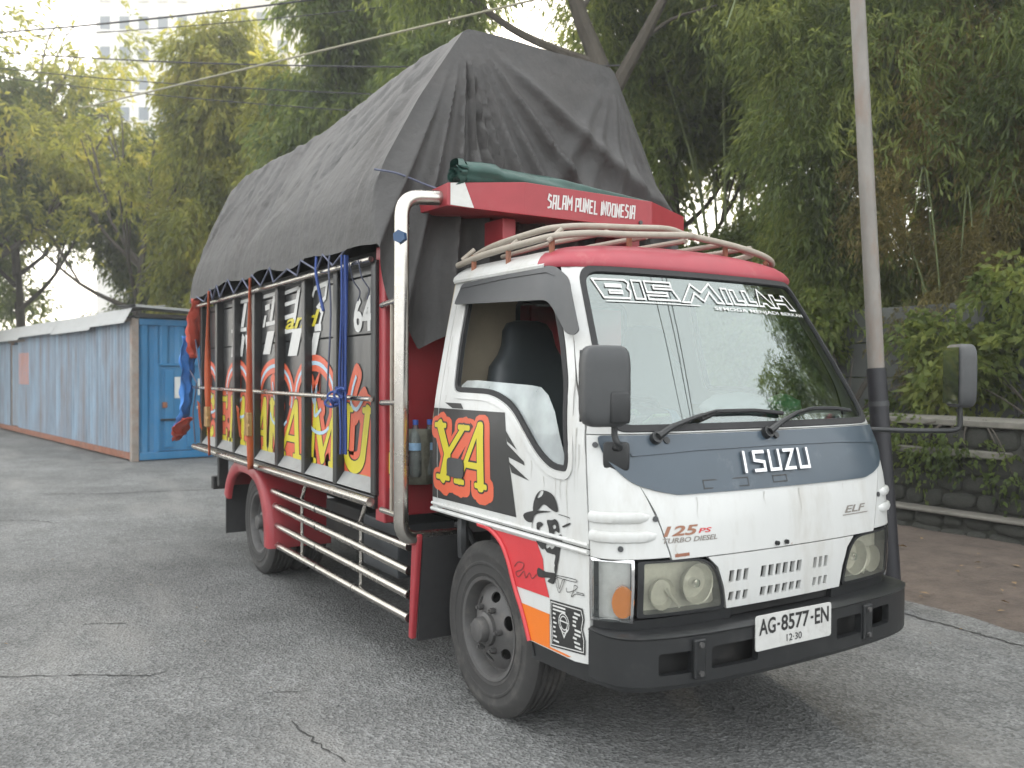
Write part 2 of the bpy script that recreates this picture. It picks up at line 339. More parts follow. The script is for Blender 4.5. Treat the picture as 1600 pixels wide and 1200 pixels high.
def patch(mb, fn, poly, holes=(), h=.06, off=0., thick=0., side=1):
    """a sheet cut to an outline in (u,v), laid on the surface fn, raised by off, optionally thickened inwards"""
    V, F = tri2d(poly, holes, h); n = len(V); vs = []
    N = [nrm(fn, *p)*side for p in V]
    vs = [Vector(fn(*p))+N[i]*off for i, p in enumerate(V)]
    if not thick: return mb.add(vs, F)
    vs2 = [Vector(fn(*p))+N[i]*(off-thick) for i, p in enumerate(V)]
    cnt = {}
    for f in F:
        for i in range(3):
            e = (f[i], f[(i+1) % 3]); k = tuple(sorted(e)); cnt.setdefault(k, []).append(e)
    fs = list(F)+[tuple(i+n for i in reversed(f)) for f in F]
    for k, l in cnt.items():
        if len(l) == 1: a, b = l[0]; fs.append((b, a, a+n, b+n))
    return mb.add(vs+vs2, fs)
def ribbon2d(pts, w, closed=False):
    """left and right outlines of a stroke of width w (number or list)"""
    P = [Vector(p) for p in pts]; n = len(P); L = []; Rr = []
    for i in range(n):
        ww = w[i] if isinstance(w, (list, tuple)) else w
        a = P[i]-P[i-1] if (i > 0 or closed) else P[1]-P[0]
        b = P[(i+1) % n]-P[i] if (i < n-1 or closed) else P[-1]-P[-2]
        if a.length < 1e-9: a = b
        if b.length < 1e-9: b = a
        a = a.normalized(); b = b.normalized(); t = a+b
        if t.length < 1e-4: t = a
        t = t.normalized(); nn = Vector((-t.y, t.x)); c = max(.45, nn.dot(Vector((-a.y, a.x))))
        L.append(P[i]+nn*ww/2/c); Rr.append(P[i]-nn*ww/2/c)
    return L, Rr
_lift = [0]
def stroke(mb, fn, pts, w, off=.002, closed=False, thick=0., h=.08, caps=False, side=1):
    """a painted or embossed stroke on a surface"""
    if not closed: pts = subdiv([tuple(p) for p in pts], h, False)
    if caps:
        p0, p1 = Vector(pts[0]), Vector(pts[1]); q0, q1 = Vector(pts[-1]), Vector(pts[-2]); a = (p0-p1).normalized(); b = (q0-q1).normalized()
        pre = [tuple(p0+a*w*.5), tuple(p0+a*w*.43), tuple(p0+a*w*.25)]; post = [tuple(q0+b*w*.25), tuple(q0+b*w*.43), tuple(q0+b*w*.5)]
        ws = [w*.35, w*.72, w*.94]+[w]*len(pts)+[w*.94, w*.72, w*.35]; pts = pre+list(pts)+post
    else: ws = w
    L, Rr = ribbon2d(pts, ws, closed); _lift[0] = (_lift[0]+1) % 12; o = off+_lift[0]*4e-5
    n = len(L)
    def P(q, oo): return Vector(fn(q.x, q.y))+nrm(fn, q.x, q.y)*side*oo
    vs = [P(q, o) for q in L]+[P(q, o) for q in Rr]; fs = []
    for i in range(n if closed else n-1):
        j = (i+1) % n; fs.append((i, i+n, j+n, j))
    if thick:
        m = len(vs); vs += [P(q, o-thick) for q in L]+[P(q, o-thick) for q in Rr]
        for i in range(n if closed else n-1):
            j = (i+1) % n; fs += [(i, j, j+m, i+m), (i+n, i+n+m, j+n+m, j+n)]
        if not closed: fs += [(0, m, n+m, n), (n-1, 2*n-1, 2*n-1+m, n-1+m)]
    return mb.add(vs, fs)
def text2d(body, size=1., bold=0., shear=0.):
    cu = bpy.data.curves.new('t', 'FONT'); cu.body = body; cu.size = size; cu.offset = bold; cu.shear = shear; cu.align_x = 'LEFT'; cu.resolution_u = 3
    o = bpy.data.objects.new('t', cu); COL.objects.link(o); dg = bpy.context.evaluated_depsgraph_get(); me = bpy.data.meshes.new_from_object(o.evaluated_get(dg))
    V = [(v.co.x, v.co.y) for v in me.vertices]; F = [tuple(p.vertices) for p in me.polygons]
    bpy.data.objects.remove(o); bpy.data.curves.remove(cu); bpy.data.meshes.remove(me); return V, F
def text(mb, fn, body, u0, u1, v0, v1, bold=.0, shear=0., off=.002, slope=0., side=1):
    """flat lettering fitted into the (u,v) rectangle on a surface"""
    V, F = text2d(body, 1, bold, shear); A = np.array(V); lo = A.min(0); hi = A.max(0); vs = []
    for x, y in V:
        u = u0+(x-lo[0])/(hi[0]-lo[0])*(u1-u0); v = v0+(y-lo[1])/(hi[1]-lo[1])*(v1-v0)+slope*(u-u0)
        vs.append(Vector(fn(u, v))+nrm(fn, u, v)*side*off)
    return mb.add(vs, F)
def ray(px, py): return _fw+_r2*(px-800)/FPX+_u2*(600-py)/FPX
def at(px, py, ax, val):
    d = ray(px, py); t = (val-CAM[ax])/d[ax]; return CAM+d*t
def at_depth(px, py, dep): return CAM+ray(px, py)*dep
def wob(seed, dims=3, k=6, f0=1., f1=4.):
    g = np.random.default_rng(seed); W = g.normal(size=(k, dims)); W /= np.linalg.norm(W, axis=1)[:, None]; W *= g.uniform(f0, f1, (k, 1))*2*math.pi; ph = g.uniform(0, 6.28, k); am = 1/np.sqrt(np.arange(1, k+1))
    def fn(p): return float(np.sum(np.sin(W@np.asarray(p, float)+ph)*am)/np.sum(am))
    return fn

# ------------------------------------------------------------------ ground, soil, wall
mb = MB(); mb.add([(-300, -300, 0), (300, -300, 0), (300, 300, 0), (-300, 300, 0)], [(0, 1, 2, 3)])
ground = tag(mb.build('ground', asphalt), kind='structure')
def crack(pts, w, seed):
    g = random.Random(seed); P = [tuple(at(px, py, 2, 0)[:2]) for px, py in pts]; Q = []
    for p in subdiv(P, .035, False): Q.append((p[0]+g.gauss(0, .006), p[1]+g.gauss(0, .006)))
    ws = [w*(.35+g.random()) for _ in Q]; mb = MB(); L, Rr = ribbon2d(Q, ws); n = len(L)
    mb.add([(p.x, p.y, .004) for p in L]+[(p.x, p.y, .004) for p in Rr], [(i, i+n, i+1+n, i+1) for i in range(n-1)])
    return mb.build('crack', crackm, ground)
crackm = mat('crack_dark', (.040, .040, .038), .9, var=.4, scale=30)
crack([(-20, 1059), (60, 1057), (150, 1055), (235, 1056), (262, 1049)], .010, 1)
crack([(310, 1060), (335, 1059)], .008, 2)
crack([(128, 978), (150, 974), (198, 975)], .012, 3)
crack([(455, 1128), (470, 1142), (500, 1165), (540, 1190)], .009, 4)
crack([(430, 1082), (480, 1080)], .008, 5)
crack([(-10, 814), (50, 813), (90, 818)], .02, 6)
crack([(60, 772), (160, 772), (250, 768), (335, 765)], .03, 7)
crack([(1395, 952), (1440, 968), (1490, 980), (1560, 1000), (1620, 1015)], .02, 8)

# bare soil between the asphalt and the wall
ws = wob(3, 2, 6, .15, .8)
def soil_fn(i, j):
    x = -22+i*.25; e = 2.62+.16*ws((x, 0))+.05*math.sin(x*7.1); t = j/14; y = e+(5.3-e)*t
    z = .006+.07*min(1, t*1.6)+(.018*ws((x*1.3, y*1.7)) if 0 < j < 14 else 0)*min(1, t*4)
    if j == 0: z = -.01
    return (x, y, z)
mb = MB(); mb.grid(soil_fn, 150, 15); so_ = tag(mb.build('soil_verge', soil, smooth=True), kind='structure')
# scattered dry leaves and pebbles on verge and asphalt
mb = MB(); g = random.Random(5)
for k in range(380):
    if k < 300: x = g.uniform(-7, 4); y = 2.75+g.random()**1.3*2.2; z = .085
    else:
        x = g.uniform(-9, 2.5); y = g.choice([g.uniform(-5, -1.3), g.uniform(1.6, 2.6)]); z = .008
    if k < 300: z = .012+.07*min(1, (y-2.62)/2.7*1.6)+.012
    a = g.uniform(0, 6.28); l = g.uniform(.012, .05) if k < 300 else g.uniform(.006, .02); w = l*g.uniform(.25, .6); c, s = math.cos(a), math.sin(a); tl = g.uniform(0, .6)*l
    mb.add([(x-c*l, y-s*l, z), (x-s*w, y+c*w, z+tl), (x+c*l, y+s*l, z+.3*tl), (x+s*w, y-c*w, z+.004)], [(0, 1, 2), (0, 2, 3)])
tag(mb.build('leaf_litter', litterm, recalc=False), 'dry leaves scattered over the bare soil below the stone wall', 'leaf litter', kind='stuff')

wall = empty('stone_wall', (-6, 5.25, 0), 'low mossy stone retaining wall with pale concrete ledges behind the soil verge', 'wall')
def W(name, x0, x1, y0, y1, z0, z1, m, bevel=.01):
    b = MB().box(x0+6, x1+6, y0-5.25, y1-5.25, z0, z1); return b.build(name, m, wall, bevel=bevel)
W('core', -22, 9, 5.24, 5.75, -.05, 1.08, mortar); W('plinth_core', -22, 9, 5.09, 5.30, -.05, .25, mortar)
W('coping', -22, 9, 5.16, 5.85, 1.083, 1.15, coping, .012); W('plinth_ledge', -22, 9, 5.00, 5.24, .253, .285, coping, .01)
# the pale ledge half-way up, broken in places
W('ledge', -1.95, -.85, 5.13, 5.25, .80, .865, coping, .012); W('ledge', -.55, 2.8, 5.13, 5.25, .80, .865, coping, .012); W('ledge', -6.5, -2.9, 5.14, 5.25, .80, .865, coping, .012)
stones = []
for k in range(7):
    g = np.random.default_rng(40+k); bm = bmesh.new(); bmesh.ops.create_icosphere(bm, subdivisions=2, radius=1)
    for v in bm.verts:
        c = np.array(v.co); c = np.sign(c)*np.abs(c)**.62; f = wob(90+k, 3, 5, .15, .5); c *= 1+.16*f(c); v.co = c
    me = bpy.data.meshes.new('stone'); bm.to_mesh(me); bm.free(); me.materials.append(stonem); me.polygons.foreach_set('use_smooth', [True]*len(me.polygons)); stones.append(me)
g = random.Random(11)
def course(y, z0, z1, x0, x1):
    x = x0; n = 0
    while x < x1:
        w = g.uniform(.17, .36); h = (z1-z0)
        o = bpy.data.objects.new('stone', g.choice(stones)); link(o, wall)
        o.location = (x+w/2+6, y-5.25+g.uniform(-.012, .012), (z0+z1)/2+g.uniform(-.012, .012)); o.scale = (w/2*g.uniform(.88, 1.0), .045, h/2*g.uniform(.84, 1.02)); o.rotation_euler = (g.uniform(-.05, .05), g.uniform(-.16, .16), g.uniform(-.12, .12))
        x += w
course(5.235, .29, .46, -5.5, 3.4); course(5.235, .46, .62, -5.6, 3.4); course(5.235, .62, .80, -5.4, 3.4); course(5.235, .87, 1.08, -5.5, 3.4); course(5.085, .0, .13, -5.5, 3.4); course(5.085, .13, .25, -5.4, 3.4)

fence = empty('concrete_fence', (-6, 6.5, .9), 'tall grey concrete panel fence standing behind the stone wall', 'fence')
for k in range(10):
    x = -16+k*2.4; MB().box(x-.11+6, x+.11+6, -.06, .14, -.2, 1.55).build('post', concrete, fence, bevel=.015)
    for q in range(4):
        MB().box(x+.115+6, x+2.285+6, .0, .06, -.2+q*.42, .21+q*.42).build('panel', concrete, fence, bevel=.012)
tag(MB().box(-22, 9, 5.75, 16, -.05, 1.02).build('terrace', soil), kind='structure')

# ------------------------------------------------------------------ the container behind the truck
cb = Vector((-12.953, -.295, 0)); cl = Vector((-11.281, -1.605, 0)).normalized(); ca = math.atan2(cl.y, cl.x)
cont = empty('shipping_container', cb, 'faded blue corrugated shipping container with pale metal roof flashing behind the truck', 'container', rz=ca)
# local x: along the long side away from the truck, local y: negative = across the end (to the right in view)
CL, CW, CH = 12.19, 2.44, 2.50
def corr(t, pitch, depth):
    f = (t/pitch) % 1.0
    return depth*(0 if f < .30 else (f-.30)/.2 if f < .5 else 1 if f < .80 else (1-f)/.2)
def corrug(t0, t1, pitch):
    xs = [t0]; k = math.floor(t0/pitch)
    while True:
        for f in (0, .30, .5, .80):
            q = (k+f)*pitch
            if t0 < q < t1: xs.append(q)
        k += 1
        if k*pitch > t1: break
    return xs+[t1]
def cwall(name, axis, t0, t1, z0, z1, pos, sgn, m, pitch=.28, depth=.036):
    mb = MB(); xs = corrug(t0, t1, pitch); P = []
    for x in xs:
        d = pos+sgn*corr(x, pitch, depth)
        P += [((x, d, z0) if axis == 'x' else (d, x, z0)), ((x, d, z1) if axis == 'x' else (d, x, z1))]
    mb.add(P, [(2*i, 2*i+2, 2*i+3, 2*i+1) for i in range(len(xs)-1)])
    return mb.build(name, m, cont, recalc=False)
cwall('side_wall', 'x', .12, 9.0, .16, CH-.05, -.02+.045, -1, contb, .19)
cwall('side_wall', 'x', 9.9, CL-.1, .16, CH-.05, .025, -1, contb, .19)
cwall('back_wall', 'x', .1, CL-.1, .16, CH-.05, -CW+.03, 1, contb, .28)
cwall('far_end_wall', 'y', -CW+.1, -.1, .16, CH-.05, CL-.04, 1, conte, .28)
cwall('end_wall', 'y', -.44, -.12, .14, CH-.1, .03, 1, conte, .26, .05)
cwall('end_wall', 'y', -1.65, -.44, 1.72, CH-.1, .03, 1, conte, .30, .05); cwall('end_wall', 'y', -2.34, -1.65, .14, CH-.1, .03, 1, conte, .30, .05)
def cbx(name, x0, x1, y0, y1, z0, z1, m, par=cont, bevel=.008): return MB().box(x0, x1, y0, y1, z0, z1).build(name, m, par, bevel=bevel)
for x in (0, CL-.12):
    for y in (-CW, -.11): cbx('corner_post', x, x+.12, y, y+.12, 0, CH, contp if y > -1 else conte)
cbx('bottom_rail', .12, CL-.12, -.085, .004, .03, .16, rust); cbx('bottom_rail', .12, CL-.12, -CW, -CW+.08, .03, .16, rust)
cbx('top_rail', .12, CL-.12, -.085, .004, CH-.05, CH+.02, contp); cbx('end_sill', .002, .1, -CW+.12, -.12, .02, .15, conte); cbx('end_header', .002, .1, -CW+.12, -.12, CH-.11, CH, conte)
cbx('floor', .1, CL-.1, -CW+.08, -.08, .06, .13, rust); cbx('roof', .0, CL, -CW, -.0, CH+.022, CH+.05, rubberroof)
# door of two leaves in the end with its bars, notices and lock
dr = cbx('door', .05, .085, -1.63, -.46, .16, 1.68, conte)
for q in range(3): cbx('door_rib', .022, .05, -1.52+q*.40, -1.36+q*.40, .22, 1.60, conte, dr)
cbx('door_frame', .008, .05, -1.65, -.44, 1.68, 1.72, conte, dr); cbx('door_frame', .006, .05, -.48, -.44, .16, 1.68, conte, dr)
paper = mat('notice_paper', (.62, .64, .62), .8, var=.1, scale=9); cbx('notice', .040, .048, -.88, -.74, 1.10, 1.48, paper, dr, 0); cbx('notice', .040, .048, -1.30, -1.16, 1.15, 1.45, paper, dr, 0); cbx('notice', .040, .048, -1.28, -1.14, .90, .95, paper, dr, 0)
cbx('handle', .0, .05, -.76, -.48, .70, .735, blackp, dr); cbx('lock', .0, .05, -.60, -.52, .93, 1.03, rust, dr)
# side door with an orange notice
sd_ = cbx('side_door', 9.05, 9.85, -.05, -.012, .18, 2.25, contb); cbx('side_door_frame', 8.98, 9.05, -.06, .006, .16, 2.3, contp, sd_); cbx('side_door_frame', 9.85, 9.92, -.06, .006, .16, 2.3, contp, sd_)
cbx('lintel', 8.2, 10.2, -.02, .03, 2.30, 2.36, contp, sd_); cbx('notice', 7.9, 8.9, .004, .016, 1.25, 2.02, mat('notice_orange', (.60, .20, .10), .7, var=.15), sd_, 0)
# pale corrugated flashing that hangs over the long side, and the end roof sheet
def flash(x0, x1, drop, lift):
    mb = MB(); xs = np.arange(x0, x1+1e-6, .045); P = []
    for i, x in enumerate(xs):
        d = .012*math.sin(i*math.pi/2+.3); P += [(x, -.55, CH+.24+lift+d), (x, .03, CH+.17+lift+d), (x, .17+d, CH-.09+drop)]
    mb.add(P, [(3*i, 3*i+3, 3*i+4, 3*i+1) for i in range(len(xs)-1)]+[(3*i+1, 3*i+4, 3*i+5, 3*i+2) for i in range(len(xs)-1)])
    return mb.build('roof_flashing', zinc, cont, recalc=False)
flash(-.10, 2.1, .0, .0); flash(2.06, 5.0, -.05, -.012); flash(4.96, 8.3, -.02, .0); flash(8.26, 12.4, -.07, -.01)
rb = MB(); rb.add([(-.35, -2.7, CH+.10), (-.35, .05, CH+.22), (.8, .05, CH+.26), (.8, -2.7, CH+.14)], [(0, 1, 2, 3)]); rb.add([(-.35, -2.7, CH+.06), (-.35, .05, CH+.18), (.8, .05, CH+.22), (.8, -2.7, CH+.10)], [(3, 2, 1, 0)])
rb.add([(-.35, -2.7, CH+.10), (-.35, .05, CH+.22), (-.35, .05, CH+.18), (-.35, -2.7, CH+.06)], [(0, 3, 2, 1)])
rb.build('end_roof_sheet', zinc, cont, recalc=False)
cbx('roof_bearer', -.05, .1, -2.4, -.1, CH+.03, CH+.09, rubberroof)

# ------------------------------------------------------------------ pole, cables, far buildings
p0, p1, p2 = Vector((-.197, 2.52, 0)), Vector((-.293, 2.455, 1.614)), Vector((-.60, 2.23, 8.5))
pole = empty('utility_pole', p0, 'pale painted steel utility pole with black base beside the truck', 'utility pole')
mb = MB(); mb.tube([p0-p0, p1-p0], [.066, .063], 20); mb.build('black_base', polebl, pole, smooth=True)
mb = MB(); mb.tube([(p1-p0)*.99, (p1-p0)+(p2-p1)*.35, (p2-p0)], [.055, .050, .040], 20); mb.build('shaft', polem, pole, smooth=True)
mb = MB(); mb.tube([(p1-p0)*.84, (p1-p0)*.86], [.069, .069], 20); mb.build('band', greyplast, pole, smooth=True)
mb = MB(); mb.tube([(p2-p0)+Vector((-.1, -.5, -.35)), (p2-p0)+Vector((.1, .5, -.35))], .035, 8); mb.build('crossarm', rust, pole)
def sag(a, b, s, n=24):
    a = Vector(a); b = Vector(b); return [a.lerp(b, t/n)-Vector((0, 0, s*4*(t/n)*(1-t/n))) for t in range(n+1)]
def cable(a, b, s, r, label):
    mb = MB(); mb.tube(sag(a, b, s), r, 6); tag(mb.build('overhead_cable', cablem, smooth=True), label, 'cable')
def wire_px(x0, y0, d0, x1, y1, d1, s, r, label):
    A = Vector(at_depth(x0, y0, d0)); B = Vector(at_depth(x1, y1, d1)); D = B-A; cable(A-D*.35, B+D*.35, s, r, label)
wire_px(0, 44, 16, 500, -10, 14, .12, .016, 'thick black overhead cable highest above the container')
wire_px(0, 72, 17, 640, 92, 13, .18, .012, 'black overhead cable second highest, crossing in front of yellow green trees')
wire_px(0, 96, 17, 640, 135, 13, .2, .009, 'thin black overhead cable crossing below the two thicker cables')
wire_px(60, 120, 17, 640, 168, 13, .15, .008, 'lowest thin black overhead cable in front of the trees')
wire_px(0, 52, 16, 500, 14, 14, .12, .008, 'thin cable strung just below the thick highest cable')
# cables strung along the verge on the far side, mirrored in the windscreen
for k, (dx, dz) in enumerate(((4.15, 6.08), (4.05, 6.63), (4.02, 6.83))):
    cable((dx-4.5*4, dz-1.8*4, 10.4), (dx+4.5*5, dz+1.8*5, 10.4), .15, .02, ['black cable crossing high above the road, first of three over the cab', 'black cable crossing high above the road, middle of three over the cab', 'black cable crossing high above the road, last of three over the cab'][k])
A_ = Vector(at_depth(440, 94, 11)); B_ = Vector(at_depth(720, 27, 9.4)); mb = MB(); mb.tube([A_-(B_-A_)*1.6, A_, B_, B_+(B_-A_)*.8], .013, 8); tag(mb.build('overhead_cable', palecable, smooth=True), 'pale thick cable rising steeply behind the tarpaulin peak', 'cable')
def building(name, label, px, dep, wpx, top, m, cols, rows, z0, dz):
    c = Vector(at_depth(px, 560, dep)); r = Vector(_r2); r.z = 0; r.normalize(); f = Vector(_fw); f.z = 0; f.normalize()
    b = empty(name, (c.x, c.y, 0), label, 'building', rz=math.atan2(r.y, r.x)); w = wpx*dep/FPX/2
    MB().box(-w, w, 0, 9, 0, top).build('wall', m, b, bevel=.1); MB().box(-w-.3, w+.3, -.3, 9.3, top, top+.6).build('roof_edge', m, b)
    for i in range(cols):
        for j in range(rows):
            x = -w+(i+.5)*2*w/cols; z = z0+j*dz; ww = w/cols*.5
            o = MB().box(x-ww, x+ww, -.05, .3, z, z+dz*.45).build('window', farwin, b); MB().box(x-ww-.1, x+ww+.1, -.2, -.055, z-.18, z-.02).build('sill', m, o)
    return b
building('apartment_tower', 'tall white apartment tower with rows of small windows beyond the trees', 225, 85, 150, 46, bldg, 5, 9, 20, 2.9)
building('apartment_tower', 'cream apartment block standing beyond the tarpaulin covered truck and the trees', 425, 95, 130, 52, bldg2, 4, 9, 24, 3.0)

# pale evening air
hz = bpy.data.materials.new('haze_air'); hz.use_nodes = True; hn = hz.node_tree.nodes; hn.clear(); ho = hn.new('ShaderNodeOutputMaterial'); hv = hn.new('ShaderNodeVolumePrincipled')
hv.inputs['Color'].default_value = (.97, .97, .95, 1); hv.inputs['Density'].default_value = .0030; hv.inputs['Anisotropy'].default_value = .3; hz.node_tree.links.new(hv.outputs[0], ho.inputs['Volume'])
tag(MB().box(-140, 40, -70, 110, -1, 56).build('haze', hz), kind='stuff')

# ------------------------------------------------------------------ trees
def leaves(points, dirs, ln, wd, g, n_per, spread, droop):
    """sprays of pointed leaves: n_per leaves fanned along a short hanging twig at every point"""
    K = len(points); n = K*n_per
    P = np.repeat(points, n_per, 0); D = np.repeat(dirs, n_per, 0); t = g.uniform(0, 1, (n, 1))
    P = P+D*t*spread+g.normal(size=(n, 3))*spread*.10; P[:, 2] -= (t[:, 0]**2)*spread*droop
    d = D*.7+g.normal(size=(n, 3))*.42; d[:, 2] -= droop*(.55+.5*t[:, 0]); d /= np.linalg.norm(d, axis=1)[:, None]
    s = np.cross(d, g.normal(size=(n, 3))); s /= np.linalg.norm(s, axis=1)[:, None]+1e-9
    nn = np.cross(s, d); l = ln*g.uniform(.6, 1.25, (n, 1)); w = wd*g.uniform(.7, 1.3, (n, 1))
    a = P; b = P+d*l*.42+s*w*.5+nn*l*.04; c = P+d*l+np.array([0, 0, -1])*l*.14; e = P+d*l*.42-s*w*.5+nn*l*.04
    return np.stack([a, b, c, e], 1).reshape(-1, 3)
def quadmesh(name, V, m):
    n = len(V)//4; me = bpy.data.meshes.new(name); me.vertices.add(len(V)); me.vertices.foreach_set('co', V.astype(np.float32).ravel())
    me.loops.add(4*n); me.loops.foreach_set('vertex_index', np.arange(4*n, dtype=np.int32)); me.polygons.add(n); me.polygons.foreach_set('loop_start', np.arange(0, 4*n, 4, dtype=np.int32)); me.polygons.foreach_set('loop_total', np.full(n, 4, np.int32))
    me.update(); me.validate(); me.materials.append(m); return me
def field(seed, f0, f1, k=10):
    g = np.random.default_rng(seed); W = g.normal(size=(k, 3)); W /= np.linalg.norm(W, axis=1)[:, None]; W *= g.uniform(f0, f1, (k, 1)); ph = g.uniform(0, 6.28, k)
    return lambda P: np.sin(P@W.T+ph).sum(1)/math.sqrt(k)
def crown_points(g, blobs, n, seed, gap=-.2, f=(1.2, 3.5)):
    out = []; dirs = []; F = field(seed, *f); tot = sum(b[6] for b in blobs)
    for (x, y, z, rx, ry, rz, wt) in blobs:
        k = int(n*wt/tot); q = g.normal(size=(k, 3)); q /= np.linalg.norm(q, axis=1)[:, None]; r = g.uniform(0, 1, (k, 1))**.42; q = q*r
        out.append(q*np.array([rx, ry, rz])+np.array([x, y, z])); d = q*np.array([1, 1, .5])+np.array([0, 0, -.15]); dirs.append(d)
    P = np.concatenate(out); D = np.concatenate(dirs)+g.normal(size=P.shape)*.35; D /= np.linalg.norm(D, axis=1)[:, None]+1e-9
    keep = F(P) > gap
    return P[keep], D[keep]
def trunk_mesh(name, limbs, m):
    mb = MB()
    for pts, r0, r1 in limbs:
        q = crom(pts, 4); k = len(q); mb.tube(q, [r0+(r1-r0)*i/(k-1) for i in range(k)], 8)
    o = mb.build(name, m, None, smooth=True, recalc=False); me = o.data; bpy.data.objects.remove(o); return me
def make_crown(seed, blobs, n, ln, wd, n_per, spread, droop, m, gap, f=(1.2, 3.5)):
    g = np.random.default_rng(seed); P, D = crown_points(g, blobs, n, seed+1, gap, f)
    return quadmesh('crown', leaves(P, D, ln, wd, g, n_per, spread, droop), m)
def bamboo_kind(seed, H, rad, n, m, ln=.15, wd=.024):
    g = random.Random(seed); blobs = []; limbs = []
    for k in range(9):
        a = k*2.4+g.random(); r = rad*(.35+.65*g.random()); bx, by = .25*math.cos(a), .25*math.sin(a); h = H*g.uniform(.72, 1.0)
        tip = (r*math.cos(a), r*math.sin(a), h); mid = (bx+.25*r*math.cos(a), by+.25*r*math.sin(a), h*.6); dn = (1.35*r*math.cos(a), 1.35*r*math.sin(a), h*.82)
        limbs.append(([(bx, by, 0), (bx*1.3, by*1.3, h*.3), mid, tip, dn], .032, .008))
        for q in range(5):
            t = q/4; z = h*(.22+.76*t); rr = r*(.25+.85*t**1.3)
            blobs.append((rr*math.cos(a)+g.uniform(-.3, .3), rr*math.sin(a)+g.uniform(-.3, .3), z, .62, .62, .75, 1))
    return trunk_mesh('trunk', limbs, culm), make_crown(seed, blobs, n, ln, wd, 14, .42, .75, m, -.12, (1.2, 3.2))
def broad_kind(seed, H, rad, n, m, ln=.2, wd=.075, lean=0., low=.35, gap=-.25):
    g = random.Random(seed); limbs = [([(0, 0, 0), (.1, .05, H*.2), (.15+lean*.3, 0, H*.45), (.1+lean, .1, H*.8)], .17*H/9, .04)]; blobs = []
    for k in range(11):
        a = k*2.4+g.random(); z0 = H*g.uniform(low*.7, .6); r = rad*g.uniform(.5, 1); z1 = min(H*.93, z0+H*g.uniform(.12, .42)); f = z0/H
        p0 = (.12+lean*f, .03, z0); p2 = (p0[0]+r*math.cos(a), r*math.sin(a), z1); p1 = ((p0[0]+p2[0])/2, p2[1]/2, z0+(z1-z0)*.35)
        limbs.append(([p0, p1, p2], .07*H/9, .015)); s = rad*g.uniform(.28, .46)
        blobs.append((p2[0], p2[1], z1, s, s, s*.8, 1)); blobs.append(((p1[0]+p2[0])/2, (p1[1]+p2[1])/2, (p1[2]+p2[2])/2, s*.8, s*.8, s*.7, .6))
        for q in range(2): limbs.append(([p1, ((p1[0]+p2[0])/2+g.uniform(-.4, .4), (p1[1]+p2[1])/2+g.uniform(-.4, .4), z1-.2), (p2[0]+g.uniform(-.6, .6), p2[1]+g.uniform(-.6, .6), z1+g.uniform(-.2, .6))], .03, .008))
    blobs.append((lean+.1, .1, H*.86, rad*.5, rad*.5, H*.12, 1.2))
    return trunk_mesh('trunk', limbs, bark), make_crown(seed, blobs, n, ln, wd, 11, .5, .45, m, gap)
def column_kind(seed, H, rad, n, m, ln=.24, wd=.06):
    g = random.Random(seed); blobs = []; limbs = [([(0, 0, 0), (.08, .03, H*.5), (0, 0, H*.96)], .13, .02)]
    for k in range(26):
        t = (k+.5)/26; a = k*2.4; rr = rad*.55*(1-.55*t)*g.uniform(.6, 1.1); blobs.append((rr*math.cos(a), rr*math.sin(a), H*(.10+.88*t), rad*.55*(1-.4*t), rad*.55*(1-.4*t), H*.07, 1))
        if k % 2: limbs.append(([(0, 0, H*(.12+.85*t)), (rr*.6*math.cos(a), rr*.6*math.sin(a), H*(.10+.85*t)), (rr*1.4*math.cos(a), rr*1.4*math.sin(a), H*(.06+.85*t))], .03, .006))
    return trunk_mesh('trunk', limbs, bark), make_crown(seed, blobs, n, ln, wd, 11, .5, .95, m, -.45, (.9, 2.4))
def plant(kind, name, loc, label, rz=0, sc=1., group='trees along the wall and behind the container', tint=None):
    t = empty(name, loc, label, 'tree', group, rz); t.scale = (sc, sc, sc)
    a = bpy.data.objects.new('trunk', kind[0]); link(a, t); b = bpy.data.objects.new('crown', kind[1]); link(b, t); return t
BY = bamboo_kind(109, 6.8, 1.9, 7500, leafY, .15, .025); BA = bamboo_kind(101, 7.0, 2.0, 8000, leafN); BB = bamboo_kind(102, 7.6, 2.1, 8000, leafN, .16, .026)
BC = bamboo_kind(107, 6.6, 1.9, 7500, leafD, .16, .028)
CA = column_kind(103, 11.0, 2.0, 6500, leafF); CB = column_kind(104, 11.5, 2.3, 6500, leafD)
TA = broad_kind(105, 11.0, 3.6, 3900, leafF, .22, .07, .6, .42, .35); TB = broad_kind(106, 10.0, 3.4, 6000, leafD, .22, .08, -.5, .25, -.3)
